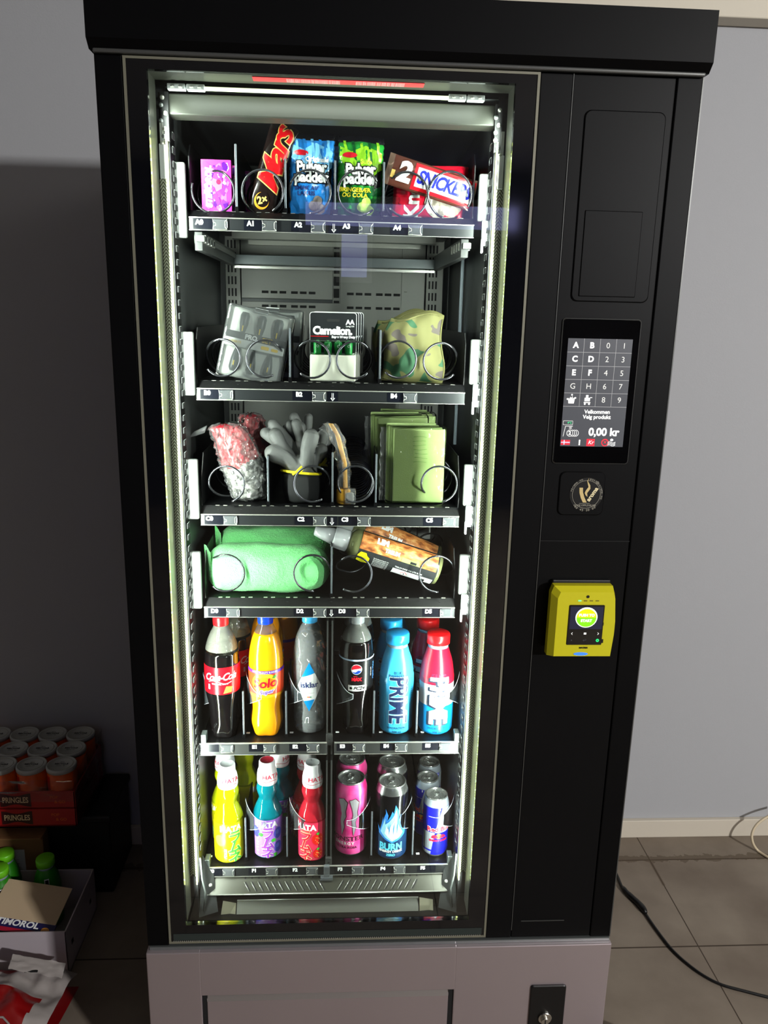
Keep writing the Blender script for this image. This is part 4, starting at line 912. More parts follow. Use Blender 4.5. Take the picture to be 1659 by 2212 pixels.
# ---------------- cans
ALU = M('can_aluminium', (205, 206, 204), .26, .9); ALUL = M('can_lid', (186, 188, 186), .32, .85)
def can(loc, label, R_, h, bodym, deco, group, neck=None, rot=0.):
    o = thing('drink_can', label, 'can', loc, (0, 0, rot), group)
    rn = R_*.82; nm = neck or bodym; prof = [(R_*.78, 0, ALU), (R_*.86, .002, ALU), (R_*.97, .007, bodym), (R_, .011, bodym)]+[(R_, .011+(h-.032)*i/10, bodym) for i in range(1, 11)]+[(R_*.985, h-.018, nm), (R_*.93, h-.012, nm), (R_*.86, h-.006, nm), (rn, h-.003, ALU)]
    mb = MB(); mb.lathe(prof, bodym, 60, cap=False); rf = rprof([(p[0], p[1]) for p in prof]); mp = cylmap(rf, R_); deco(mb, mp, R_, h); mb.build('can_body', o)
    mb = MB(); mb.lathe([(rn, h-.004), (rn+.001, h-.001), (rn+.0006, h), (rn-.0012, h), (rn-.002, h-.004), (rn-.0022, h-.005)], ALU, 52, cap=False); vs = [(( rn-.002)*math.cos(2*PI*i/40), (rn-.002)*math.sin(2*PI*i/40), h-.0045) for i in range(40)]; mb.add(vs, [tuple(range(40))], ALUL)
    mb.tube([(rn*.62*math.cos(2*PI*i/24), rn*.62*math.sin(2*PI*i/24), h-.0044) for i in range(24)], .0004, ALU, 4, closed=True)
    mb.tube([(.0075*math.cos(2*PI*i/20), -.0085+.006*math.sin(2*PI*i/20), h-.0042) for i in range(20)], .0006, ALU, 5, closed=True); mb.build('can_lid', o)
    mb = MB(); mb.tube([(.0065*math.cos(2*PI*i/20), .007+.009*math.sin(2*PI*i/20), h-.0028) for i in range(20)], .0010, ALU, 6, closed=True); mb.lathe([(.0035, h-.004), (.0032, h-.0022)], ALU, 14, y=0); mb.tube([(-.0055, .002, h-.0026), (.0055, .002, h-.0026)], .001, ALU, 5); mb.build('pull_tab', o)
    return o
PINK = M('can_pink', (236, 50, 140), .3, .15); PINKP = M('can_pink_pattern', (250, 120, 180), .3, .15); ramp_col(PINK, 'noise', 45, ((.35, (238, 40, 136)), (.6, (246, 92, 166))), 2)
SILV = M('claw_silver', (190, 186, 192), .3, .5); DKM = M('print_maroon', (80, 6, 40), .4)
def deco_pink(mb, mp, R_, h):
    def claw(pts, m, o_): mb.shape(pts, mp, m, o_, .005)
    for dx, sc_ in ((-.021, 1.), (.003, .92)):
        L = [(dx-.004, .126), (dx+.004, .129), (dx+.009, .122), (dx+.0065, .105), (dx+.0072, .096), (dx+.004, .086), (dx+.005, .076), (dx+.0015, .060), (dx+.0005, .075), (dx-.0005, .088), (dx+.001, .100), (dx-.0005, .112)]
        L = [((x-dx)*1.45+dx, (z-.094)*1.24+.094) for x, z in L]; claw([((x-dx)*1.18+dx, (z-.095)*1.02+.095) for x, z in L], DKM, .0007); claw(L, SILV, .0011)
    mb.text('MONSTER', .0175, xf(mp, -.012, .044, .02, 1, .8), DKM, .0008, bold=.0002, step=.005); mb.text('ENERGY', .0095, xf(mp, -.014, .033, .02), WHITE, .0008, bold=.0003, space=1.3, step=.005); mb.text('ULTRA ROSA', .0072, xf(mp, -.010, .024, .02), DKM, .0008, bold=.0002, space=1.1, step=.005)
BNAVY = M('can_navy', (18, 52, 92), .3, .3); BLK = M('can_black', (14, 15, 20), .2, .6); F1_ = M('flame_mid', (50, 130, 215), .35); F2_ = M('flame_light', (150, 215, 240), .35); F3_ = M('flame_pale', (215, 235, 235), .35); CY = M('print_cyan', (90, 205, 235), .4)
def deco_burn(mb, mp, R_, h):
    mb.shape([(-.05, .006), (.05, .006), (.05, .072), (.031, .066), (.020, .056), (0, .052), (-.018, .058), (-.028, .064), (-.05, .074)], mp, BNAVY, .0007, .005)
    mb.shape([(-.033, .084), (-.026, .070), (-.022, .086), (-.019, .104), (-.020, .092), (-.013, .112), (-.014, .122), (-.008, .108), (-.010, .095), (-.004, .106), (0, .118), (.003, .112), (.006, .132), (.012, .120), (.014, .108), (.013, .096), (.018, .110), (.017, .088), (.020, .078), (.026, .070), (.033, .084), (.028, .060), (.014, .050), (0, .044), (-.014, .051), (-.028, .062)], mp, F1_, .0012, .005)
    mb.shape([(-.024, .068), (-.018, .088), (-.014, .102), (-.014, .086), (-.008, .092), (-.003, .098), (.003, .108), (.008, .124), (.010, .108), (.010, .092), (.015, .080), (.023, .066), (.014, .056), (0, .048), (-.014, .056)], mp, F2_, .0017, .005)
    mb.shape([(-.015, .066), (-.011, .084), (-.008, .076), (.002, .092), (.006, .104), (.006, .086), (.012, .070), (.008, .058), (0, .052), (-.008, .058)], mp, F3_, .0022, .005)
    for x in (-.006, .002, .009): mb.shape([(x, .062), (x+.0016, .075), (x+.003, .098), (x, .080)], mp, F1_, .0026, .005)
    mb.text('BURN', .0215, xf(mp, -.002, .034, 0, .85, 1), CY, .0012, bold=.0010, step=.005); mb.text('ENERGY DRINK', .0070, xf(mp, -.002, .0235), WHITE, .0012, bold=.0003, step=.005); mb.text('ZERO', .0070, xf(mp, -.002, .0155), CY, .0012, bold=.0003, step=.005)
RBB = M('can_blue', (26, 30, 190), .3, .35); RBS = M('can_silver', (170, 178, 188), .3, .5); BULL = M('print_bull_red', (228, 16, 50), .4)
def deco_rb(mb, mp, R_, h):
    c = 2*PI*R_/2
    mb.shape([(-.032, .060), (-.004, .060), (-.012, .008), (-.032, .008)], mp, RBS, .0006, .005); mb.shape([(-.004, .060), (.032, .060), (.032, .117), (.010, .117)], mp, RBS, .0006, .005); mb.rect(-.04, .04, .016, .0195, mp, RBB, .0010, .005)
    mb.rect(.004, .006, .112, .1165, mp, WHITE, .0009)
    mb.text('Red Bull', .0145, xf(mp, .004, .068, .03), WHITE, .0010, bold=.0011, step=.005); mb.text('Red Bull', .0145, xf(mp, .004, .068, .03), BULL, .0014, bold=.0005, step=.005)
    mb.ell(.004, .052, .0060, .0060, mp, M('sun_yellow', (255, 200, 20), .4), .0011, .005)
    for sg in (-1, 1):
        mb.shape([(.004+sg*x, z) for x, z in ((.001, .051), (.003, .055), (.009, .0560), (.0135, .0525), (.0150, .048), (.011, .0500), (.0085, .0475), (.005, .0490), (.0015, .0470))], mp, BULL, .0016, .005)
    mb.text('ENERGY DRINK', .0055, xf(mp, .004, .042), BULL, .0012, bold=.0003, step=.005); mb.text('vitalises body and mind', .0026, xf(mp, -.006, .0965), WHITE, .0009, step=.005)
lm = place(757, 1851, fF, .031)
CM_ = can(lm, 'tall pink energy drink can with silver claw marks, frontmost', .0335, .168, PINK, deco_pink, 'pink energy drink cans')
dup(CM_, 'tall pink energy drink can behind the frontmost pink one', (lm[0]+.002, lm[1]+.072, fF), (0, 0, .9), 'pink energy drink cans')
lq = place(845, 1859, fF, .031)
CB_ = can(lq, 'tall black energy drink can with blue flame, frontmost', .0335, .168, BLK, deco_burn, 'black energy drink cans with blue flame', M('can_neck_silver', (150, 152, 152), .2, .9))
dup(CB_, 'tall black energy drink can behind the one with the blue flame', (lq[0]+.004, lq[1]+.072, fF), (0, 0, .7), 'black energy drink cans with blue flame')
lz = place(941, 1852, fF, .0245)
CR_ = can(lz, 'slim blue and silver energy drink can, frontmost and lowest in view', .0268, .135, RBB, deco_rb, 'slim blue and silver cans', RBS)
dup(CR_, 'slim blue and silver can second in line, just behind the frontmost', (lz[0]-.012, lz[1]+.062, fF), (0, 0, -.7), 'slim blue and silver cans')
dup(CR_, 'slim blue and silver can third in line, its lid nearest the rail above', (lz[0]-.002, lz[1]+.122, fF), (0, 0, .5), 'slim blue and silver cans')

# ================================================================== top shelf snacks
def pillow(w_, h_, d_, wr=.0012, sx=9., sd=0., crimp=.006):
    def dep(u, v):
        a = max(0, 1-abs(2*u/w_)**3.2); e = max(0., min(1., v/h_)); b = max(0, math.sin(PI*e))**.45
        edge = min(1, min(e*h_, (1-e)*h_)/crimp)
        return (d_/2)*math.sqrt(a)*b*(.15+.85*edge)+wr*a*edge*noise.noise(Vector((u*sx*9+sd, v*sx*5, sd)))*2.2
    return dep
def bag(o, w_, h_, d_, bodym, endm, wr=.0012, sd=0., name='wrapper', deco=None, crimp=.008, wavy=.0):
    dep = pillow(w_, h_, d_, wr, 9., sd, crimp); mb = MB()
    def wv(v): return 1+wavy*math.sin(v*90+sd)
    def mt(u, v): return endm if (v*h_ < crimp*.8 or (1-v)*h_ < crimp*.8) else bodym
    mb.grid(lambda a, b: ((a-.5)*w_*wv(b), -dep((a-.5)*w_, b*h_)-.0002, b*h_+.0012*math.sin((a*7+sd))*(b > .9)), 41, 51, mt)
    mb.grid(lambda a, b: ((.5-a)*w_*wv(b), dep((a-.5)*w_, b*h_)+.0002, b*h_+.0012*math.sin(((1-a)*7+sd))*(b > .9)), 41, 51, mt)
    mp = lambda u, v, oo: (u*wv(v/h_), -dep(max(-w_/2, min(w_/2, u)), v)-oo-.0002, v)
    if deco: deco(mb, mp, w_, h_)
    return mb.build(name, o)
def item(name, label, cat, box_, Y, group=None, rot=0., zoff=0.):
    cx, w_, zb, h_ = fit(*box_, Y); return thing(name, label, cat, (cx, Y, zb+zoff), (0, rot, 0), group), w_, h_
# gum box
GB = M('gum_magenta', (214, 60, 170), .25, 0, 0, .4); GV_ = M('gum_violet', (120, 50, 200), .25); GW = M('gum_pale', (250, 225, 248), .25); GP = M('gum_pink', (240, 100, 170), .25)
for k, lb_ in enumerate(('small pink and violet gum box standing on the top shelf, frontmost', 'small pink and violet gum box just behind the front one', 'small pink and violet gum box third in line')):
    if k == 0:
        cx, w_, zb, h_ = fit(435, 500, 347, 462, .146); o = thing('gum_box', lb_, 'box', (cx, .146, fA), (0, 0, 0), 'pink and violet gum boxes'); G0 = o
        mb = MB(); mb.box(-w_/2, w_/2, 0, .018, 0, h_, GB, .0006); mp = planemap(0, 0, 0); rr = random.Random(3)
        for i in range(60):
            x, z = rr.uniform(-w_/2+.006, w_/2-.006), rr.uniform(.006, h_-.006); a0 = rr.uniform(0, 6); s_ = rr.uniform(.003, .0085)
            pts = [(max(-w_/2+.0006, min(w_/2-.0006, x+s_*math.cos(a0+t_)*rr.uniform(.5, 1.2))), max(.001, min(h_-.001, z+s_*math.sin(a0+t_)))) for t_ in (0, 1.7, 3.6, 4.6)]
            mb.shape(pts, mp, rr.choice((GV_, GP, GW, GV_, GP, M('gum_deep', (90, 20, 140), .25))), .0003+.00002*i)
        mb.ell(.004, h_*.58, .004, .004, mp, M('gum_red', (226, 20, 70), .3), .0017)
        mb.text('STIMOROL', h_*.16, xf(mp, -w_*.24, h_*.48, PI/2), WHITE, .002, bold=.0009, shear=.2); mb.build('carton', o)
    else: dup(G0, lb_, (cx+.010*k, .146+.05*k, fA))
# caramel bar
BRN = M('bar_black_brown', (24, 14, 12), .22, 0, 0, .5); MRED = M('bar_red', (216, 16, 24), .3); MGOLD = M('bar_gold', (240, 200, 110), .3); CARA = M('bar_caramel', (226, 150, 40), .3)
b0 = at(556, 457, .148); t0 = at(611, 266, .148); L_ = ((t0.x-b0.x)**2+(t0.z-b0.z)**2)**.5; ang = math.atan2(t0.x-b0.x, t0.z-b0.z)
o = thing('chocolate_bar', 'dark chocolate bar with red script, leaning in its coil on the top shelf', 'chocolate bar', (b0.x+.004, .148, fA+.001), (0, ang, 0))
def mars(mb, mp, w_, h_):
    mm = xf(mp, .002, h_*.60, PI/2); 
    mb.text('Mars', .060, xf(mm, 0, 0, 0, .98, .85), MGOLD, .0008, bold=.0030, shear=.35, space=.85, step=.004); mb.text('Mars', .060, xf(mm, 0, 0, 0, .98, .85), MRED, .0013, bold=.0012, shear=.35, space=.85, step=.004)
    mb.ell(-.002, h_*.135, .0125, .0135, mp, CARA, .0008, .004); mb.ell(-.0010, h_*.15, .0110, .0118, mp, BRN, .0011, .004); mb.text('2×', .016, xf(mp, -.001, h_*.145, .5), MGOLD, .0015, bold=.0006, step=.004)
bag(o, .047, L_*1.0, .022, BRN, M('bar_end', (40, 34, 32), .2, .4), .0006, 3., 'wrapper', mars)
# liquorice bags
BB1 = M('bag_blue', (36, 130, 215), .22, 0, 0, .6); BB2 = M('bag_light_blue', (120, 195, 240), .25); BNV = M('bag_navy', (10, 40, 110), .25); BKS = M('bag_black', (14, 14, 18), .2); 
def padder(bg, dk, lt, word, small, sub1, sub2, gc):
    def d(mb, mp, w_, h_):
        mb.shape([(-w_*.46, h_*.86), (-w_*.2, h_*.80), (w_*.1, h_*.88), (w_*.46, h_*.80), (w_*.46, h_*.5), (w_*.36, h_*.60), (w_*.40, h_*.42), (w_*.30, h_*.50), (-w_*.3, h_*.62), (-w_*.46, h_*.70)], mp, lt, .0005, .006)
        for k in range(5): mb.shape([(-w_*.4+k*w_*.18, h_*.93), (-w_*.34+k*w_*.18, h_*.93), (-w_*.22+k*w_*.17, h_*.60), (-w_*.27+k*w_*.17, h_*.60)], mp, dk if k % 2 else lt, .0007, .006)
        mb.shape([(w_*.46, h_*.60), (w_*.30, h_*.52), (w_*.40, h_*.46), (w_*.32, h_*.36), (w_*.46, h_*.40)], mp, BKS, .0009, .006)
        mb.ell(-w_*.24, h_*.755, w_*.16, h_*.035, xf(mp, 0, 0), M('logo_red', (214, 20, 40), .3), .0012, .006)
        mb.text(small, .0105, xf(mp, w_*.12, h_*.68), WHITE if small != 'Sure' else M('lime_print', (200, 230, 60), .4), .0016, bold=.0004, step=.004)
        for s_, z in (('Pulver', .585), ('padder', .465)):
            mb.text(s_, .0225, xf(mp, 0, h_*z, .03, .92), BKS, .0013, bold=.0026, space=.95, step=.004); mb.text(s_, .0225, xf(mp, 0, h_*z, .03, .92), WHITE, .0019, bold=.0009, space=.95, step=.004)
        mb.shape([(-w_*.46, h_*.02), (w_*.46, h_*.02), (w_*.46, h_*.40), (w_*.1, h_*.36), (-w_*.46, h_*.40)], mp, dk, .0006, .006)
        mb.text(sub1, .0095, xf(mp, -w_*.10, h_*.335), gc, .0014, bold=.0003, step=.004); mb.text(sub2, .0095, xf(mp, -w_*.10, h_*.27), gc, .0014, bold=.0003, step=.004)
        for x, z, r_ in ((.08, .13, .12), (.22, .10, .11), (.16, .19, .10)): mb.ell(w_*x, h_*z, w_*r_, h_*.06, mp, M('candy_'+word, (120, 110, 104) if word == 'b' else (180, 220, 90), .5), .0015+r_*.003, .006)
    return d
o, w_, h_ = item('sweets_bag', 'blue glossy sweets bag with black top edge, front of its coil', 'sweets bag', (624, 717, 286, 466), .150, 'blue sweets bags', .03)
o.location.z = fA-.002
bag(o, w_*1.02, h_, .032, BB1, BKS, .0028, 1.2, 'wrapper', padder(BB1, BB1, BB2, 'b', 'Originale', 'SMAK AV', 'LAKRIS', M('sub_blue', (10, 40, 110), .4)), .014, .02); BAG1 = o
dup(BAG1, 'blue sweets bag mostly hidden behind the front blue one, upper edge showing', (o.location.x+.006, .20, fA), (0, .05, 0))
o, w_, h_ = item('sweets_bag', 'bright green glossy sweets bag with black top edge on the top shelf', 'sweets bag', (727, 823, 293, 470), .150, None, .03)
o.location.z = fA-.002
GB1 = M('bag_green', (30, 140, 46), .22, 0, 0, .6)
bag(o, w_*1.02, h_, .032, GB1, BKS, .0028, 4.2, 'wrapper', padder(GB1, M('bag_green_dark', (10, 90, 40), .25), M('bag_lime', (150, 215, 40), .25), 'g', 'Sure', 'BRINGEBÆR', 'OG COLA', M('sub_yellow', (230, 215, 40), .4)), .014, .02)
# red nut bag and nougat bar
KR = M('bag_red', (214, 14, 44), .22, 0, 0, .6); NUT = M('nuts', (196, 186, 170), .3); add_bump(NUT, 'vor', 120, .6, .003)
def knott(mb, mp, w_, h_):
    mb.text('Knott', .034, xf(mp, -w_*.24, h_*.45, PI/2), WHITE, .0009, bold=.0012, step=.004); n = 20
    mb.shape([(w_*.18+w_*.26*math.cos(2*PI*i/n), h_*.30+h_*.28*math.sin(2*PI*i/n)) for i in range(n)], mp, NUT, .0009, .005); mb.text('gluten', .005, xf(mp, -w_*.42, h_*.3, PI/2), BKS, .0009)
o, w_, h_ = item('nut_bag', 'red nut bag with round clear window lying behind the nougat bar', 'snack bag', (848, 1006, 352, 470), .168, 'red nut bags', .035)
o.location.z = fA; bag(o, w_, h_*1.02, .03, KR, KR, .0035, 7.7, 'wrapper', knott, .006, .01); KB = o
dup(KB, 'red nut bag at the back right, only its right edge showing', (o.location.x+.022, .225, fA), (0, 0, 0))
a_ = at(838, 362, .138); b_ = at(1018, 422, .138); L_ = ((b_.x-a_.x)**2+(b_.z-a_.z)**2)**.5; ang = math.atan2(a_.z-b_.z, b_.x-a_.x)
c_ = (a_+b_)/2
o = thing('chocolate_bar', 'red white and brown nougat bar lying tilted across the red bag', 'chocolate bar', (c_.x, .141, c_.z), (0, ang+PI/2, 0))
CHOC = M('bar_brown', (84, 46, 36), .25, 0, 0, .5); SRED = M('bar_frame_red', (214, 14, 30), .3); SBLUE = M('bar_blue', (28, 36, 170), .3)
def snick(mb, mp, w_, h_):
    m2 = lambda u, v, oo: mp(-v, h_/2+u, oo)                                 # turn so that u runs along the bar
    L2 = h_
    mb.rect(-L2*.20, L2*.49, -w_*.42, w_*.42, m2, SRED, .0006, .006); mb.rect(-L2*.165, L2*.465, -w_*.31, w_*.31, m2, WHITE, .0010, .006)
    mb.text('SNICKERS', .0285, xf(m2, L2*.15, 0, 0, .80, 1.05), SBLUE, .0015, bold=.0010, shear=.22, space=.92, step=.004)
    mb.text('2', .044, xf(m2, -L2*.30, 0, .0), WHITE, .0010, bold=.0022, shear=.1, step=.004); mb.rect(-L2*.44, -L2*.40, -w_*.25, 0, m2, MGOLD, .0009, .005)
bag(o, .050, L_*1.05, .016, CHOC, M('bar_end_bronze', (150, 120, 104), .2, .5), .0008, 5., 'wrapper', snick)
# the bag geometry runs from v=0 up, centre it
for ch in o.children: ch.location = (0, 0, -L_*1.03/2)

# ================================================================== second shelf
BLADE = M('driver_handle', (46, 50, 52), .35); TRAYG = M('blister_tray', (196, 198, 190), .3, .2); CARDB = M('card_black', (22, 24, 26), .4); YELP = M('print_yellow', (240, 200, 20), .4)
BLIS = clear('blister', (242, 244, 244), 1.4, .08, (220, 224, 224), .05); add_bump(BLIS, 'noise', 25, .5, .004)
a_ = at(540, 818, .150)
o = thing('screwdriver_set', 'screwdriver set in clear blister leaning right, frontmost', 'screwdriver set', (a_.x-.002, .138, fB+.001), (-.16, .20, 0), 'screwdriver sets')
W1, H1 = .108, .122
mb = MB(); mb.box(-W1/2, W1/2, .004, .012, 0, H1, TRAYG, .003); mb.build('backing_tray', o)
for r_ in range(2):
    for k in range(3):
        mb = MB(); x = -.030+k*.030+(.004 if r_ else 0); z0 = .010+r_*.062
        if r_ == 0: pr = [(.0055, 0), (.0085, .006), (.0075, .022), (.0050, .034), (.0030, .040), (.0015, .044)]
        else: pr = [(.0015, 0), (.0030, .004), (.0055, .010), (.0080, .022), (.0085, .036), (.0060, .042)]
        mb.lathe(pr, BLADE, 20, x, 0, z0); mb.rect(-.0009, .0009, .008, .018, planemap(x, -.0072, z0), YELP, .001); mb.build('screwdriver', o)
mb = MB(); mb.box(-W1/2+.002, W1/2-.002, -.0105, .004, .052, .070, M('band_pale', (214, 216, 212), .4), .001); mp = planemap(0, -.0105, 0); mb.rect(-W1/2+.002, W1/2-.002, .066, .078, mp, CARDB, .0004); mb.text('PRO', .011, xf(mp, -.008, .0715), WHITE, .0008, bold=.0005); mb.text('SET', .011, xf(mp, .020, .0715), YELP, .0008, bold=.0005)
mb.shape(rrect(.012, .026, .056, .062, .002, 3), mp, YELP, .0008); mb.shape(rrect(.030, .042, .056, .061, .002, 3), mp, YELP, .0008); mb.text('6 PARTS', .006, xf(mp, -.034, .060), YELP, .0008); mb.build('card_band', o)
mb = MB(); mb.box(-W1/2-.003, W1/2+.003, -.013, .012, -.001, H1+.002, BLIS, .005, 3); mb.tube([(-W1/2-.004, .011, 0), (W1/2+.004, .011, 0), (W1/2+.004, .011, H1), (-W1/2-.004, .011, H1)], .0008, BRIGHT, 5, closed=True); mb.build('blister_shell', o)
mb = MB(); mb.box(-.012, .012, -.002, .004, H1-.004, H1+.0035, M('hanger_white', (200, 204, 204), .3), .001); mb.build('hang_tab', o)
SD = o
dup(SD, 'screwdriver set in dark blister standing upright behind the leaning one', (a_.x+.030, .215, fB+.001), (0, .05, 0))
# battery cards
CG = M('battery_green', (30, 130, 60), .3); PAPER = M('paper_grey', (186, 186, 172), .7)
cx, w_, zb, h_ = fit(669, 770, 668, 818, .146)
o = thing('battery_pack', 'battery card with black header and green cells, frontmost', 'battery pack', (cx, .146, fB), (0, 0, .0), 'battery packs on cards'); BT = o
mb = MB(); plate(mb, rrect(-w_/2, w_/2, 0, h_, .005), 0, .0012, M('card_edge_white', (205, 208, 206), .4), .0004); mp = planemap(0, 0, 0)
mb.shape(rrect(-w_/2+.001, w_/2-.001, h_*.42, h_-.0010, .004), mp, CARDB, .0004)
mb.shape(rrect(-.012, .012, h_*.865, h_*.905, .0025, 3), mp, HOLE, .0007); mb.text('AA', .0115, xf(mp, w_*.36, h_*.86), WHITE, .0007, bold=.0004, space=.9); mb.text('Long Life', .0040, xf(mp, w_*.36, h_*.805), WHITE, .0007)
mb.text('Camelion.', .0188, xf(mp, -.001, h_*.735), WHITE, .0007, bold=.0009, space=.9); mb.rect(-w_/2+.001, -.008, h_*.652, h_*.660, mp, MRED, .0007); mb.text('Super Heavy Duty', .0056, xf(mp, w_*.22, h_*.65), WHITE, .0007, bold=.0003)
mb.rect(-w_/2+.001, w_/2-.001, h_*.53, h_*.60, mp, M('card_green_dark', (8, 60, 30), .4), .0006); mb.build('card', o)
for k in range(4):
    mb = MB(); x = -w_*.33+k*w_*.22; mb.lathe([(.0066, 0), (.0066, .030), (.0069, .031), (.0069, .041), (.0060, .043), (.0025, .044), (.0025, .046)], CG, 20, x, -.0075, h_*.22); mb.text('C', .006, cylmap(lambda z: .0070, .007, 0, h_*.22+.036) if False else planemap(x, -.0145, h_*.22+.036), WHITE, .0003); mb.build('battery', o)
mb = MB(); mb.box(-w_/2+.001, w_/2-.001, -.016, .0, .002, h_*.40, PAPER, .003); mb.build('paper_sleeve', o)
mb = MB(); mb.box(-w_/2+.002, w_/2-.002, -.0165, .0, h_*.39, h_*.60, clear('battery_blister', (248, 252, 248), 1.3, .06), .004); mb.build('blister_shell', o)
for k in range(1, 4): dup(BT, ('battery card second in the stack, its edge showing to the right', 'battery card third in the stack behind the front card', 'battery card furthest back of the stack')[k-1], (cx+.0045*k, .146+.019*k, fB+.001))
# camouflage pouch
CAMO = M('camouflage_cloth', (120, 120, 60), .8)
ramp_col(CAMO, 'noise', 24, ((.0, (36, 78, 50)), (.42, (36, 78, 50)), (.43, (98, 96, 54)), (.60, (98, 96, 54)), (.61, (74, 66, 62)), (1., (74, 66, 62))), 1, dist=.6, interp='CONSTANT', stretch=(1, .4, 1.1))
OLV = M('camouflage_trim', (96, 94, 52), .8); add_bump(OLV, 'noise', 300, .6, .002)
cx, w_, zb, h_ = fit(826, 962, 684, 826, .150)
o = thing('camouflage_pouch', 'green and tan camouflage cloth pouch slumped in its compartment, frontmost', 'pouch', (cx-.003, .158, fB), (-.06, .06, 0), 'camouflage pouches'); CPH = o
def pouch(mb_, w_, h_):
    dep = pillow(w_, h_, .05, .005, 4., 2., .004)
    def f(sg):
        def fn(a, b):
            u = (a-.5)*w_; v = b*h_; tp = 1-.16*b**2; sag = .010*math.sin(a*5+1)*b**3
            return (u*tp+.004*math.sin(b*7), sg*dep(u, v)+.003*noise.noise(Vector((a*4, b*4, sg))), v-sag)
        return fn
    mb_.grid(f(-1), 40, 44, lambda a, b: OLV if b > .93 or a > .965 else CAMO); mb_.grid(lambda a, b: f(1)(1-a, b), 40, 44, CAMO)
    return f(-1)
mb = MB(); pf = pouch(mb, w_*1.0, h_*1.04); mb.build('cloth_body', o)
mb = MB(); mb.tube([pf(a/20, .955) for a in range(2, 19)], .0016, OLV, 6); mb.tube([Vector(pf(.97, b/14))+Vector((0, -.001, 0)) for b in range(1, 14)], .0014, OLV, 6); mb.tube([Vector(pf(a/20, .02))+Vector((0, -.001, .001)) for a in range(1, 20)], .0014, OLV, 6); mb.build('hem', o)
dup(CPH, 'camouflage cloth pouch standing behind the front one, top edge showing', (cx-.012, .225, fB), (0, -.05, 0))

# ================================================================== third shelf
REDW = M('red_wrapped', (150, 30, 40), .3, 0, 0, .9); ramp_col(REDW, 'noise', 38, ((.3, (120, 16, 30)), (.55, (186, 44, 56)), (.75, (222, 140, 140))), 5, dist=1.); add_bump(REDW, 'noise', 60, 1., .006, 5)
CLRW = M('milky_film', (196, 194, 188), .2, 0, 0, .9); ramp_col(CLRW, 'noise', 60, ((.35, (90, 88, 86)), (.55, (170, 168, 162)), (.7, (240, 240, 238))), 5, dist=1.2); add_bump(CLRW, 'noise', 70, 1., .008, 5)
def bundle(o, w_, h_, split):
    def fn(a, b, ins=0.):
        ang_ = a*2*PI; n_ = noise.noise(Vector((math.cos(ang_)*2.2, math.sin(ang_)*2.2, b*5)))
        n2 = noise.noise(Vector((math.cos(ang_)*7, math.sin(ang_)*7, b*17)))
        r_ = (1+.16*n_+.10*n2)*(1-.25*abs(b-.5)*2)*min(1, (b*12)**.5+.25, ((1-b)*12)**.5+.25)-ins
        lean = -.030*b*b*1.2
        return (lean+.5*w_*r_*math.sin(ang_)*.82, -.022*r_*math.cos(ang_), h_*b)
    mb = MB(); mb.grid(lambda a, b: fn(a, b), 64, 56, lambda a, b: REDW if b > split+.06*math.sin(a*12) else CLRW, wrapu=True); mb.build('wrapped_contents', o)
    mb = MB()
    def film(a, b):
        p_ = Vector(fn(a, b, -.10)); n_ = noise.noise_vector(Vector((math.cos(a*2*PI)*9, math.sin(a*2*PI)*9, b*26)))
        return tuple(p_+n_*.0055)
    mb.grid(film, 44, 38, FILM, wrapu=True, smooth=False)
    mb.add([(-.030-.45*w_, -.006, h_*.90), (-.030-.80*w_, -.010, h_*.84), (-.030-.66*w_, -.004, h_*.92), (-.030-.40*w_, -.004, h_*.99)], [(0, 1, 2, 3)], FILM); mb.build('plastic_film', o)
cx, w_, zb, h_ = fit(480, 577, 922, 1088, .160)
o = thing('wrapped_bundle', 'red cloth bundle crumpled in clear film, frontmost on the third shelf', 'bundle', (cx+.006, .168, fC+.001), (0, -.05, 0), 'film-wrapped red bundles')
bundle(o, w_*1.1, h_, .48); BU = o
dup(BU, 'darker red film-wrapped bundle standing behind the front bundle', (cx+.016, .235, fC+.012), (0, .06, 1.2))
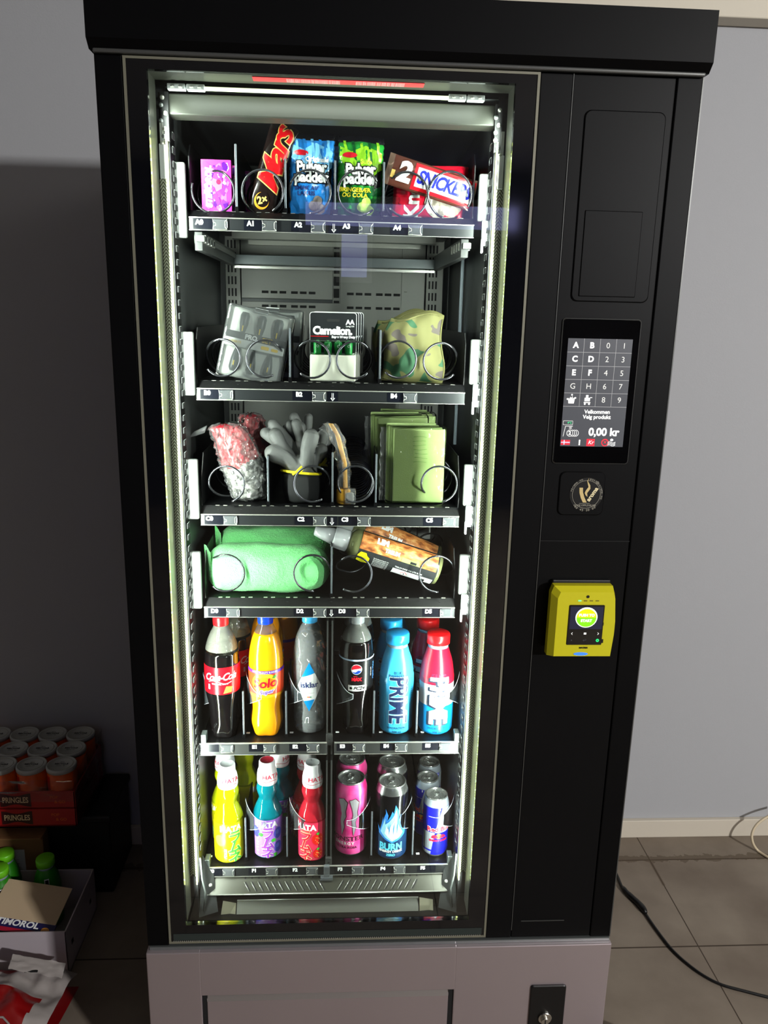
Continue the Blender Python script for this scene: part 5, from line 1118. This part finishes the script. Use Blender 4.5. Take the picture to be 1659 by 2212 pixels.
# work gloves
GLV = M('glove_rubber', (88, 88, 87), .62); add_bump(GLV, 'noise', 260, .25, .001); KNIT = M('glove_knit_black', (8, 8, 9), .85); BAND = M('cuff_yellow', (235, 215, 10), .7); 
def gloves(o, seedv):
    rr = random.Random(seedv); mb = MB()
    fingers = [((-.014, -.014, .068), (-.030, -.020, .080), (-.044, -.018, .086), .0145), ((-.018, .004, .070), (-.036, .002, .100), (-.058, .004, .122), .0095), ((-.012, -.006, .070), (-.030, -.008, .098), (-.044, -.008, .118), .0108),
               ((.0, .008, .072), (-.020, .008, .108), (-.042, .008, .136), .0085), ((.006, .010, .072), (.000, .010, .110), (-.006, .010, .138), .0078), ((.010, -.016, .060), (.014, -.020, .090), (.018, -.018, .118), .0125),
               ((.018, -.006, .062), (.028, -.008, .078), (.034, -.008, .090), .0100), ((.020, .008, .070), (.034, .010, .092), (.042, .010, .114), .0092)]
    for a, b, c, r_ in fingers:
        j = lambda: rr.uniform(-.003, .003)
        A, B, C_ = Vector(a), Vector(b)+Vector((j(), j(), j())), Vector(c)+Vector((j(), j(), j())); base = Vector((A.x*.5, 0, .045)); P3 = [base, A, A.lerp(B, .5), B, B.lerp(C_, .55), C_, C_+(C_-B).normalized()*r_*.45, C_+(C_-B).normalized()*r_*.75]
        mb.tube(P3, [r_*1.05, r_*.98, r_*.92, r_*.95, r_*1.08, r_*1.05, r_*.75, r_*.25], GLV, 14)
    mb.lathe([(.018, .038), (.028, .050), (.027, .062), (.020, .075), (.006, .080)], GLV, 24)
    g = mb.build('glove_body', o); md = g.modifiers.new('merge', 'REMESH'); md.mode = 'VOXEL'; md.voxel_size = .0017; md.use_smooth_shade = True
    mb = MB(); mb.lathe([(.024, 0), (.029, .004), (.032, .020), (.0325, .038), (.031, .050)], KNIT, 96, mod=lambda a, z: 1+.02*math.sin(48*a)); mb.build('knitted_cuff', o)
    mb = MB(); mb.tube([(.0325*math.cos(t_*.1309), .0325*math.sin(t_*.1309), .050+.005*math.cos(t_*.1309+2.6)) for t_ in range(48)], .0022, BAND, 8, closed=True)
    mb.tube([(-.012, -.033, .050), (-.004, -.036, .057), (.003, -.036, .064), (.005, -.035, .060), (-.002, -.034, .052)], .0018, BAND, 6); mb.build('cuff_band', o)
p = at(650, 1086, .155)
o = thing('work_gloves', 'pair of grey rubber work gloves with black cuff and yellow band, frontmost', 'gloves', (p.x+.002, .166, fC+.001), (-.05, -.04, 0), 'grey work gloves'); gloves(o, 2)
for c_i in o.children: c_i.scale = (1.12, .95, 1.08)
dup(o, 'pair of grey work gloves behind the front pair, fingertips showing between', (p.x+.012, .228, fC+.004), (0, .10, .9))
# yellow tape in film
TAPE = M('tape_yellow', (206, 150, 40), .4); BRIS = M('inner_white', (190, 190, 186), .3)
p0, p1, p2, p3 = at(745, 1082, .150), at(742, 1000, .150), at(727, 940, .150), at(712, 915, .150)
o = thing('packaged_strip', 'narrow yellow strip in a crinkled clear sleeve standing in the tight coil', 'packaged strip', (p0.x, .150, fC+.001))
def rel(p_): return Vector((p_.x-p0.x, 0, p_.z-fC-.001))
pp = [Vector((0, 0, .004)), rel(p1)*.6, rel(p1), rel(p1).lerp(rel(p2), .5), rel(p2), rel(p3)]
mb = MB()
def ribbon(mb, pts, w_, t_, m, wv=0.):
    def fn(a, b):
        k = b*(len(pts)-1); i = min(int(k), len(pts)-2); c = pts[i].lerp(pts[i+1], k-i); an = a*2*PI
        ww = w_*(1+wv*noise.noise(Vector((an, b*9, 1))))
        return (c.x+ww/2*math.cos(an), c.y+t_/2*math.sin(an)*(1+wv*noise.noise(Vector((an*2, b*14, 5)))), c.z)
    mb.grid(fn, 24, 40, m, wrapu=True)
ribbon(mb, [q_+Vector((.002, 0, 0)) for q_ in pp], .009, .003, TAPE); mb.lathe([(.012, .0), (.013, .004), (.013, .024), (.011, .028)], TAPE, 30, -.003, 0, .0); mb.box(.0, .016, -.014, -.004, .002, .022, BRIS, .003); mb.build('yellow_strip', o)
mb = MB(); ribbon(mb, pp, .024, .014, FILM, .5); mb.box(-.002, .020, -.0155, -.003, .0, .030, FILM, .003); mb.add([(pp[-1].x-.020, 0, pp[-1].z-.010), (pp[-1].x-.004, -.003, pp[-1].z+.004), (pp[-1].x+.010, .002, pp[-1].z-.004), (pp[-1].x, .0, pp[-1].z-.022)], [(0, 1, 2, 3)], FILM); mb.build('clear_sleeve', o)
# sponge cloth packs
SPG = M('sponge_green', (146, 166, 106), .85); add_bump(SPG, 'noise', 420, .5, .001); SPD = M('sponge_edge', (104, 140, 66), .85)
cx, w_, zb, h_ = fit(848, 960, 905, 1068, .150)
o = thing('sponge_cloth_pack', 'pale green sponge cloths stacked in clear wrap, frontmost', 'cloth pack', (cx+.001, .150, fC+.002), (-.03, 0, 0), 'green sponge cloth packs'); SP = o
for k in range(4):
    mb = MB(); mb.box(-w_/2-.004*k, w_/2-.005*k, k*.0075, k*.0075+.0064, .0+.0*k, h_*.98+.003*k, SPG, .0022, 2)
    if k == 0:
        for i in range(7): mb.tube([(-.010+.024*j/4+.002*math.sin(i), -.0004, h_*(.55+.055*i)+.001*math.sin(j+i)) for j in range(5)], .0005, SPD, 4)
    mb.build('sponge_cloth', o)
FILM2 = clear('glossy_wrap', (255, 255, 254), 1.45, .10); add_bump(FILM2, 'noise', 26, 1., .010, 4)
mb = MB(); mb.box(-w_/2-.014, w_/2+.002, -.0045, .033, -.001, h_*1.02, FILM2, .006, 3)
mb.grid(lambda a, b: (-w_/2-.012-.012*a+.003*noise.noise(Vector((a*3, b*12, 0))), .004+.004*noise.noise(Vector((a*5, b*15, 2))), h_*(.03+.97*b)), 6, 30, FILM); mb.add([(w_/2, -.003, 0), (w_/2+.004, -.006, .012), (w_/2-.004, -.010, -.001), (w_/2-.018, -.010, -.003)], [(0, 1, 2, 3)], FILM)
mb.build('clear_wrap', o)
dup(SP, 'green sponge cloth pack right behind the front pack, leaning left', (cx-.024, .205, fC+.016), (0, -.02, 0)); dup(SP, 'green sponge cloth pack at the back, tops under the rail above', (cx-.008, .262, fC+.014), (0, .02, 0))

# ================================================================== fourth shelf
TOW = M('green_towel', (124, 226, 134), .95); add_bump(TOW, 'noise', 600, 1., .003, 4); TOW.node_tree.nodes['Principled BSDF'].inputs['Sheen Weight'].default_value = .3
cx, w_, zb, h_ = fit(446, 712, 1168, 1272, .170)
o = thing('rolled_towel', 'bright green fluffy towel rolled up, frontmost on the fourth shelf', 'towel', (cx, .172, fD), (0, 0, 0), 'rolled green towels'); TW = o
mb = MB(); HT = h_*.93
def towf(a, b):
    t_ = a*2*PI; e = (b-.5)*2
    n_ = noise.noise(Vector((math.cos(t_)*1.6, math.sin(t_)*1.6, b*4.5)))*.10+noise.noise(Vector((math.cos(t_)*16, math.sin(t_)*16, b*42)))*.022+noise.noise(Vector((math.cos(t_)*40, math.sin(t_)*40, b*110)))*.012
    rr = (1-abs(e)**9*.75)*(1+n_); ca, sa = math.cos(t_), math.sin(t_); ca = math.copysign(abs(ca)**.8, ca); sa = math.copysign(abs(sa)**.8, sa)
    z = HT/2*(1+sa*rr*.98)
    return (e*w_/2*(1+.02*noise.noise(Vector((ca, sa, 3)))), -.042*ca*rr, max(.0, z))
mb.grid(towf, 200, 260, TOW, wrapu=True); n0 = len(mb.v)
mb.build('towel_roll', o)
mb = MB(); mb.grid(lambda a, b: (-w_/2+.002+.012*a, -.020-.012*b+.004*math.sin(a*5), HT*(.25+.85*b)-.015*a*b+.002*noise.noise(Vector((a*9, b*9, 0)))), 14, 24, TOW); mb.build('towel_corner', o)
dup(TW, 'bright green rolled towel behind the front one, only its top showing', (cx+.006, .262, fD+.012))
# filler bottles lying across the coils
CHIP = M('wood_chip_print', (196, 120, 60), .35); ramp_col(CHIP, 'noise', 130, ((.35, (120, 60, 26)), (.55, (206, 128, 66)), (.7, (232, 178, 116))), 4, stretch=(1, 1, .5))
BLKL = M('filler_black', (44, 46, 48), .25, 0, 0, .4); NOZ = clear('nozzle_plastic', (215, 220, 222), 1.6, .15, (228, 230, 232), .55); LIQ = clear('filler_bottle_plastic', (200, 204, 170), 1.5, .06, (170, 176, 120), .35)
a_ = at(772, 1180, .150); b_ = at(958, 1240, .150); L_ = (Vector((b_.x-a_.x, 0, b_.z-a_.z))).length; ang = math.atan2(a_.z-b_.z, b_.x-a_.x)
Rb = .0295; c0 = at(757, 1172, .163)
o = thing('wood_filler_bottle', 'dark wood filler bottle with orange chip label lying tilted, frontmost', 'bottle', (c0.x, .168, c0.z), (0, ang+PI/2, 0), 'wood filler bottles'); WF = o
Lb = L_*1.03
pr = smooth_prof([(.50*Rb, -.012), (.62*Rb, -.004), (.93*Rb, .004), (Rb, .014), (Rb, .020)], 16)+[(Rb, Lb-.006), (.97*Rb, Lb-.001), (.9*Rb, Lb)]
mb = MB(); mb.lathe(pr, LIQ, 48); mb.build('bottle_body', o)
# local axes: z runs along the bottle, -x is the upper side in the picture, -y faces the viewer
rf = lambda z: Rb+.0004
mp = cylmap(rf, Rb)       # u: + towards +x (lower side)
up = lambda u, v, oo: mp(-v, u, oo)   # u along bottle, v up in the picture
mb = MB(); z0 = .017; mb.lathe([(Rb+.0004, z0), (Rb+.0004, Lb-.007)], BLKL, 60, cap=False)
mb.rect(z0, Lb-.010, .002, .040, up, CHIP, .0006, .005)
mb.text('LIM', .017, xf(up, .058, .026, 0, .9), WHITE, .0010, bold=.0012, step=.004); mb.text('TRELIM', .010, xf(up, .080, .012, 0, .9), WHITE, .0010, bold=.0006, step=.004)
mb.rect(.100, .135, .002, .010, up, M('filler_olive', (150, 156, 100), .4), .0010, .005); mb.rect(.118, .130, .003, .007, up, BLKL, .0014, .005)
mb.shape([(.018, -.026), (.030, -.031), (.042, -.027), (.042, -.012), (.036, -.008), (.033, -.003), (.022, -.003), (.018, -.010)], up, M('hazard_yellow', (232, 226, 10), .4), .0010, .004)
for k in range(6): mb.text('||||||||||||', .0032, xf(up, .030, -.026+k*.0038), BLKL, .0013, step=.004)
for k in range(9): mb.text('lim bruksanvisning for tre', .0032, xf(up, .064, -.008-k*.0034, 0, .9), WHITE, .0010, step=.004)
mb.text('TRELIM INNE OG UTE BRUK', .0044, xf(up, .120, -.011), WHITE, .0010, step=.004); mb.rect(.090, Lb-.010, -.034, -.015, up, M('filler_panel', (225, 224, 226), .4), .0010, .005)
f_d = xf(up, .114, -.023, PI/4); mb.rect(-.005, .005, -.005, .005, f_d, MRED, .0014, .004); mb.rect(-.0042, .0042, -.0042, .0042, f_d, WHITE, .0017, .004); mb.rect(-.001, .001, -.002, .002, xf(up, .114, -.023), BLKL, .0020)
mb.rect(.146, .156, -.030, -.020, up, BLKL, .0014, .004); mb.text('S', .008, xf(up, .151, -.025), WHITE, .0018)
mb.build('label', o)
mb = MB(); mb.lathe([(.0195, -.034), (.0205, -.030), (.021, -.006), (.019, -.004)], NOZ, 40, mod=lambda a, z: 1+.02*math.sin(30*a)); mb.lathe([(.006, -.072), (.0095, -.070), (.013, -.052), (.0165, -.034)], NOZ, 24); mb.build('nozzle_cap', o)
dup(WF, 'dark wood filler bottle with orange label lying behind the front filler bottle', (c0.x+.012, .250, c0.z+.012), (0, ang+PI/2+.10, 0))

# ================================================================== goods stacked on the floor at the left
CRD = M('brown_cardboard', (120, 84, 48), .8); BLKC = M('black_crate_plastic', (12, 12, 13), .5)
o = thing('storage_crate', 'dark low crate against the wall under the stacked crisp trays', 'crate', (-.50, .74, 0))
mb = MB(); mb.box(-.28, .235, -.10, .10, 0, .240, BLKC, .006); mb.build('crate_body', o)
mb = MB(); mb.box(-.285, .24, -.105, .105, .225, .2475, BLKC, .005); mb.build('crate_rim', o)
o = thing('cardboard_box', 'brown cardboard box standing behind the white carton', 'box', (-.57, .605, 0))
mb = MB(); mb.box(-.14, .145, -.018, .02, 0, .225, CRD, .002); mb.build('box_front', o)
mb = MB(); mb.box(-.14, .145, -.03, -.018, .221, .226, CRD, .001); mb.build('box_flap', o)
mb = MB(); mp = planemap(-.02, -.019, .150); mb.rect(-.10, .115, -.06, .035, mp, M('shipping_paper', (172, 172, 170), .7), .0008); mb.text('5/2026', .010, xf(mp, .07, .025), BKS, .0012); mb.text('A-', .006, xf(mp, .045, .025), BKS, .0012)
for k in range(3): mb.rect(-.09, .10, .004-.012*k, .0046-.012*k, mp, BKS, .0012)
mb.build('shipping_label', o)
# crisp tubes on printed trays
CRR = M('crisp_tray_red', (176, 16, 20), .45); TUBE = M('tube_orange', (224, 90, 20), .35); TUBER = M('tube_red', (186, 20, 24), .35); LIDP = M('lid_white', (176, 177, 173), .45)
ZT = .285
def tray_box(z, lb):
    o = thing('crisp_tray', lb, 'cardboard tray', (-.57, .715, z), (0, 0, 0))
    mb = MB(); mb.box(-.23, .235, -.118, -.114, 0, .051, CRR, .001); mb.box(-.23, .235, .114, .118, 0, .051, CRR); mb.box(.231, .235, -.118, .118, 0, .051, CRR); mb.box(-.23, .235, -.118, .118, 0, .003, CRR)
    mp = planemap(0, -.118, 0)
    for x in (-.12, .08):
        n = 10; top = [(x-.040+.080*i/n, .042+.004*math.cos(PI*2*i/n)) for i in range(n+1)]; bot = [(x+.040-.080*i/n, .010-.004*math.cos(PI*2*i/n)) for i in range(n+1)]
        mb.shape(top+bot, mp, M('crisp_plaque', (60, 6, 10), .5), .0006); mb.text('PRINGLES', .019, xf(mp, x, .026, 0, .82, 1.2), M('crisp_gold', (236, 206, 160), .5), .0010, bold=.0004)
    mb.text('POP', .0115, xf(mp, .180, .034), TUBE, .0008, bold=.0003); mb.text('& GO', .0115, xf(mp, .195, .020), TUBE, .0008, bold=.0003)
    mb.build('tray_body', o); return o
tray_box(.2480, 'red printed cardboard tray, lower of the two crisp trays'); tray_box(.3010, 'red printed cardboard tray, upper one holding the white-lidded crisp tubes')
rc = .0385
def tube_can(loc, lb):
    o = thing('crisp_tube', lb, 'crisp tube', loc, (0, 0, 0), 'crisp tubes with white lids'); hh = .106
    mb = MB(); mb.lathe([(rc-.001, 0), (rc-.001, hh-.010)], TUBE, 40); mp = cylmap(lambda z: rc-.001, rc)
    mb.shape([(-.02, .0), (.03, .0), (.034, .030), (.010, .040), (-.014, .030)], mp, M('crisp_yellow', (236, 170, 40), .4), .0006, .005); mb.rect(-.045, -.024, 0, .085, mp, TUBER, .0006, .005); mb.build('tube_body', o)
    mb = MB(); mb.lathe([(rc, hh-.012), (rc+.0005, hh-.003), (rc-.001, hh), (rc-.004, hh), (rc-.0045, hh-.0015), (.0005, hh-.0015)], LIDP, 44); mp = lambda u, v, oo: (u, v, hh-.0015+oo)
    mb.tube([((rc-.009)*math.cos(2*PI*i/32), (rc-.009)*math.sin(2*PI*i/32), hh-.0012) for i in range(32)], .0004, GREYP, 4, closed=True); mb.text('RECYCLE', .0085, xf(mp, 0, .0), BKS, .0006, bold=.0003); mb.text('plastic lid', .006, xf(mp, 0, -.008), BKS, .0006); mb.text('PP 5', .006, xf(mp, 0, .008), BKS, .0006)
    mb.build('lid', o); return o
TC = None
rowname = ('front', 'middle', 'back'); colname = ('nearest the vending machine', 'second from the vending machine', 'third from the vending machine', 'fourth from the vending machine')
for r_ in range(3):
    for k in range(4):
        x = -.378-.0785*k; y = .636+.0795*r_; lb_ = 'white-lidded orange crisp tube in the %s row, %s' % (rowname[r_], colname[k]); loc = (x, y, .3045)
        if TC is None: TC = tube_can(loc, lb_)
        else: dup(TC, lb_, loc)
SH = clear('shrink_film_dark', (240, 236, 238), 1.35, .15, (150, 110, 120), .02); add_bump(SH, 'noise', 24, .6, .008, 3)
mb = MB()
def shf(a, b): return (-.332+.030*(1-b)*math.sin(a*3)*.6+.010*noise.noise(Vector((a*6, b*6, 1))), .590+.245*a, .25+.155*b)
mb.grid(shf, 24, 18, SH); mb.grid(lambda a, b: (-.334-.46*a, .590+.008*noise.noise(Vector((a*8, b*8, 2)))-.006, .33+.062*b), 24, 8, SH)
tag(mb.build('shrink_film'), 'crinkled clear shrink film around the crisp tubes and trays', 'plastic film')
# white carton with bottles and gum in it
WC = M('white_carton', (176, 166, 172), .7); WCI = M('white_carton_inside', (150, 148, 148), .8)
o = thing('open_carton', 'open white carton on the tiles holding green bottles and a gum pack', 'box', (-.50, .47, 0))
x0, x1, y0, y1, hC = -.20, .205, -.112, .112, .125
mb = MB(); mb.box(x0, x1, y0, y0+.004, 0, hC, WC, .001); mb.box(x0, x1, y1-.004, y1, 0, hC, WC, .001); mb.box(x1-.004, x1, y0, y1, 0, hC, WC, .001); mb.box(x0, x1, y0, y1, 0, .004, WCI)
for y, z in ((-.075, .06), (.065, .055)): mb.box(x1-.001, x1+.0006, y-.006, y+.006, z, z+.012, HOLE, .0003)
mp = planemap(0, y0, 0); mb.tube([(x, y0-.0006, z) for x, z in ((-.04, .095), (-.02, .09), (-.005, .075), (-.015, .062))], .003, BKS, 6); mb.shape([(-.05, .0), (-.03, .05), (-.02, .03), (-.01, .0)], mp, SOL_Y, .0006)
mb.build('carton_body', o)
GBOT = M('green_sleeve', (40, 130, 20), .35); GCAP = M('lime_cap', (110, 205, 30), .4)
gb = sport((-.402, .536, .004), 'green sports drink bottle with lime cap at the right inside the white carton', ((9, GBOT),), GCAP, (), (GBOT, GBOT), GBOT, group='green bottles in the carton')
for ch in gb.children:
    ch.scale = (1, 1, .93)
mbx = MB(); mbx.rect(.005, .016, .118, .150, cylmap(lambda z: .030, .03), WHITE, .001, .004); mbx.rect(.007, .015, .121, .147, cylmap(lambda z: .030, .03), BKS, .0014, .004); mbx.build('barcode', gb)
dup(gb, 'green sports drink bottle with lime cap at the left photo edge, nearer the wall', (-.515, .560, .004)); dup(gb, 'green sports drink bottle with lime cap at the left photo edge, nearer the viewer', (-.505, .500, .004))
o = thing('gum_carton', 'opened gum display pack lying tilted in the white carton', 'gum pack', (-.412, .446, .098), (.34, .10, -.12))
mb = MB(); mb.box(-.085, .085, -.035, .062, .038, .0405, M('kraft_board', (196, 172, 140), .8), .001); mb.box(-.085, .088, -.066, -.033, .036, .0402, M('gum_navy', (26, 22, 80), .4), .001)
mp = lambda u, v, o: (u, -.066+v*.85, .0402+o); mb.text('STIMOROL', .024, xf(mp, -.012, .026, 0, 1.02), WHITE, .0010, bold=.0008, shear=.1); mb.rect(-.085, .088, 0, .012, mp, M('gum_crimson', (170, 16, 50), .4), .0006); mb.text('MAX', .014, xf(mp, -.062, .009), GP, .0010, bold=.0004); mb.ell(.066, .018, .010, .008, mp, M('gum_fruit', (210, 140, 50), .4), .0008)
mb.build('display_sleeve', o)
# red and white bag
RBG = M('shaded_red_bag', (128, 6, 8), .35, 0, 0, .3); WBG = M('shaded_white_bag', (158, 150, 146), .4, 0, 0, .3); add_bump(WBG, 'noise', 18, .6, .006); add_bump(RBG, 'noise', 14, .3, .006)  # both bag colours darkened to stand in for shade in this corner
o = thing('plastic_bag', 'crumpled red and white bag lying on the tiles in front of the carton', 'bag', (-.42, .24, 0))
def bagf(a, b):
    x = -.14+.30*a; y = -.16+.24*b; z = (.075+.05*noise.noise(Vector((a*3, b*3, 4)))+.012*noise.noise(Vector((a*9, b*9, 1))))*max(.05, math.sin(PI*min(1, .12+.80*(1-a)+.0*b)))**.6*min(1, .35+b*1.4)*(1-.35*max(0, b-.8)*5)
    return (x-.03*(1-b)*a, y, max(.002, z+.012))
mb = MB(); mb.grid(bagf, 60, 50, lambda a, b: (WBG if (b > .62 and b < .88) or a > .90-.12*(1-b) else RBG)); mb.grid(lambda a, b: (bagf(1-a, b)[0], bagf(1-a, b)[1], .001), 12, 12, RBG)
fb = lambda u, v, oo: tuple(Vector(bagf(u, v))+Vector((0, 0, oo+.001)))
mb.tube([fb(x, y, .001) for x, y in ((.52, .20), (.53, .34), (.56, .38), (.68, .36), (.74, .32), (.75, .20))], .0025, WBG, 6)
mb.build('bag_body', o)
mb = MB(); mb.grid(lambda a, b: (.02+.12*a, .035+.03*b, .10-.03*a+.006*noise.noise(Vector((a*6, b*5, 3)))+.014*b), 16, 8, WBG); mb.box(.055, .085, .036, .040, .088, .0905, HOLE); mb.build('bag_flap', o)

# ================================================================== cables and the white tip on the right
mb = MB(); CBK = M('black_rubber', (8, 8, 9), .4)
pts = [atz(px, py, .004) for px, py in ((1322, 1870), (1333, 1890), (1345, 1918), (1362, 1938), (1385, 1960), (1405, 1990), (1428, 2022), (1452, 2052), (1482, 2080), (1520, 2108), (1560, 2128), (1610, 2142), (1665, 2156), (1720, 2168))]
P_ = [Vector(p) for p in pts]; fine = []
for i in range(len(P_)-1):
    p0, p1, p2, p3 = P_[max(0, i-1)], P_[i], P_[i+1], P_[min(len(P_)-1, i+2)]
    for j in range(6):
        t_ = j/6; fine.append(.5*((2*p1)+(p2-p0)*t_+(2*p0-5*p1+4*p2-p3)*t_*t_+(3*p1-p0-3*p2+p3)*t_**3))
for v in fine: v.z = .0045
o = thing('power_cord', 'black power cord with inline plug curving over the tiled floor', 'cord', fine[0])
mb.tube([v-fine[0] for v in fine], .0035, CBK, 8); mb.build('cable', o)
k0 = fine[14]-fine[0]; k1 = fine[30]-fine[0]; mb = MB(); n = 16
mb.tube([fine[12+i]-fine[0]+Vector((0, 0, .003)) for i in range(n)], [.004, .006, .0065, .006, .0065, .0075, .008, .008, .008, .008, .008, .0082, .0085, .0088, .008, .0045], CBK, 10); mb.build('connector', o)
WHC = M('cream_cable', (206, 190, 160), .5); pw = [at(1690, 1750, .81), at(1664, 1761, .80), at(1638, 1778, .79), at(1625, 1799, .78), at(1626, 1820, .77), atz(1638, 1838, .006), atz(1662, 1853, .006), atz(1690, 1862, .006)]
mb = MB(); ff = []
for i in range(len(pw)-1):
    p0, p1, p2, p3 = pw[max(0, i-1)], pw[i], pw[i+1], pw[min(len(pw)-1, i+2)]
    for j in range(5): t_ = j/5; ff.append(.5*((2*p1)+(p2-p0)*t_+(2*p0-5*p1+4*p2-p3)*t_*t_+(3*p1-p0-3*p2+p3)*t_**3))
mb.tube(ff, .004, WHC, 8); tag(mb.build('thin_cable'), 'cream cable looping off the skirting at the right edge', 'cable')
c = atz(1392, 2232, .05)
o = thing('shoe', 'white shoe whose rounded toe shows at the bottom edge of the tiled floor', 'shoe', (c.x, c.y+.012, 0), (0, 0, -.35))
def shoe(a, b):          # b runs from the toe (0) back to the heel (1)
    t_ = a*2*PI; y = -.29*b; wdt = .050*min(1, (b*9)**.5+.02)*(1-.22*max(0, min(1, (b-.3)*2)))*(1 if b < .93 else ((1-b)/.07)**.5+.001); hh = .045*min(1, (b*10)**.5+.02)+.045*max(0, min(1, (b-.35)*3))
    cz = math.sin(t_); return (wdt*math.cos(t_), y, .016+(hh*cz if cz > 0 else .014*cz)*(1 if b < .93 else ((1-b)/.07)**.5+.001))
mb = MB(); mb.grid(shoe, 40, 60, M('white_rubber', (226, 222, 224), .45), wrapu=True); mb.build('upper', o)
mb = MB(); mb.grid(lambda a, b: (shoe(a, b)[0]*1.06, shoe(a, b)[1]*1.01+.002, .001+.016*(math.sin(a*2*PI) > 0)), 40, 60, M('shoe_sole', (190, 188, 186), .6), wrapu=True, smooth=False); mb.build('sole', o)
mb = MB(); mb.lathe([(.030, .088), (.031, .094), (.026, .096), (.022, .090)], M('shoe_lining', (60, 60, 62), .9), 28, y=-.225); mb.build('collar', o)
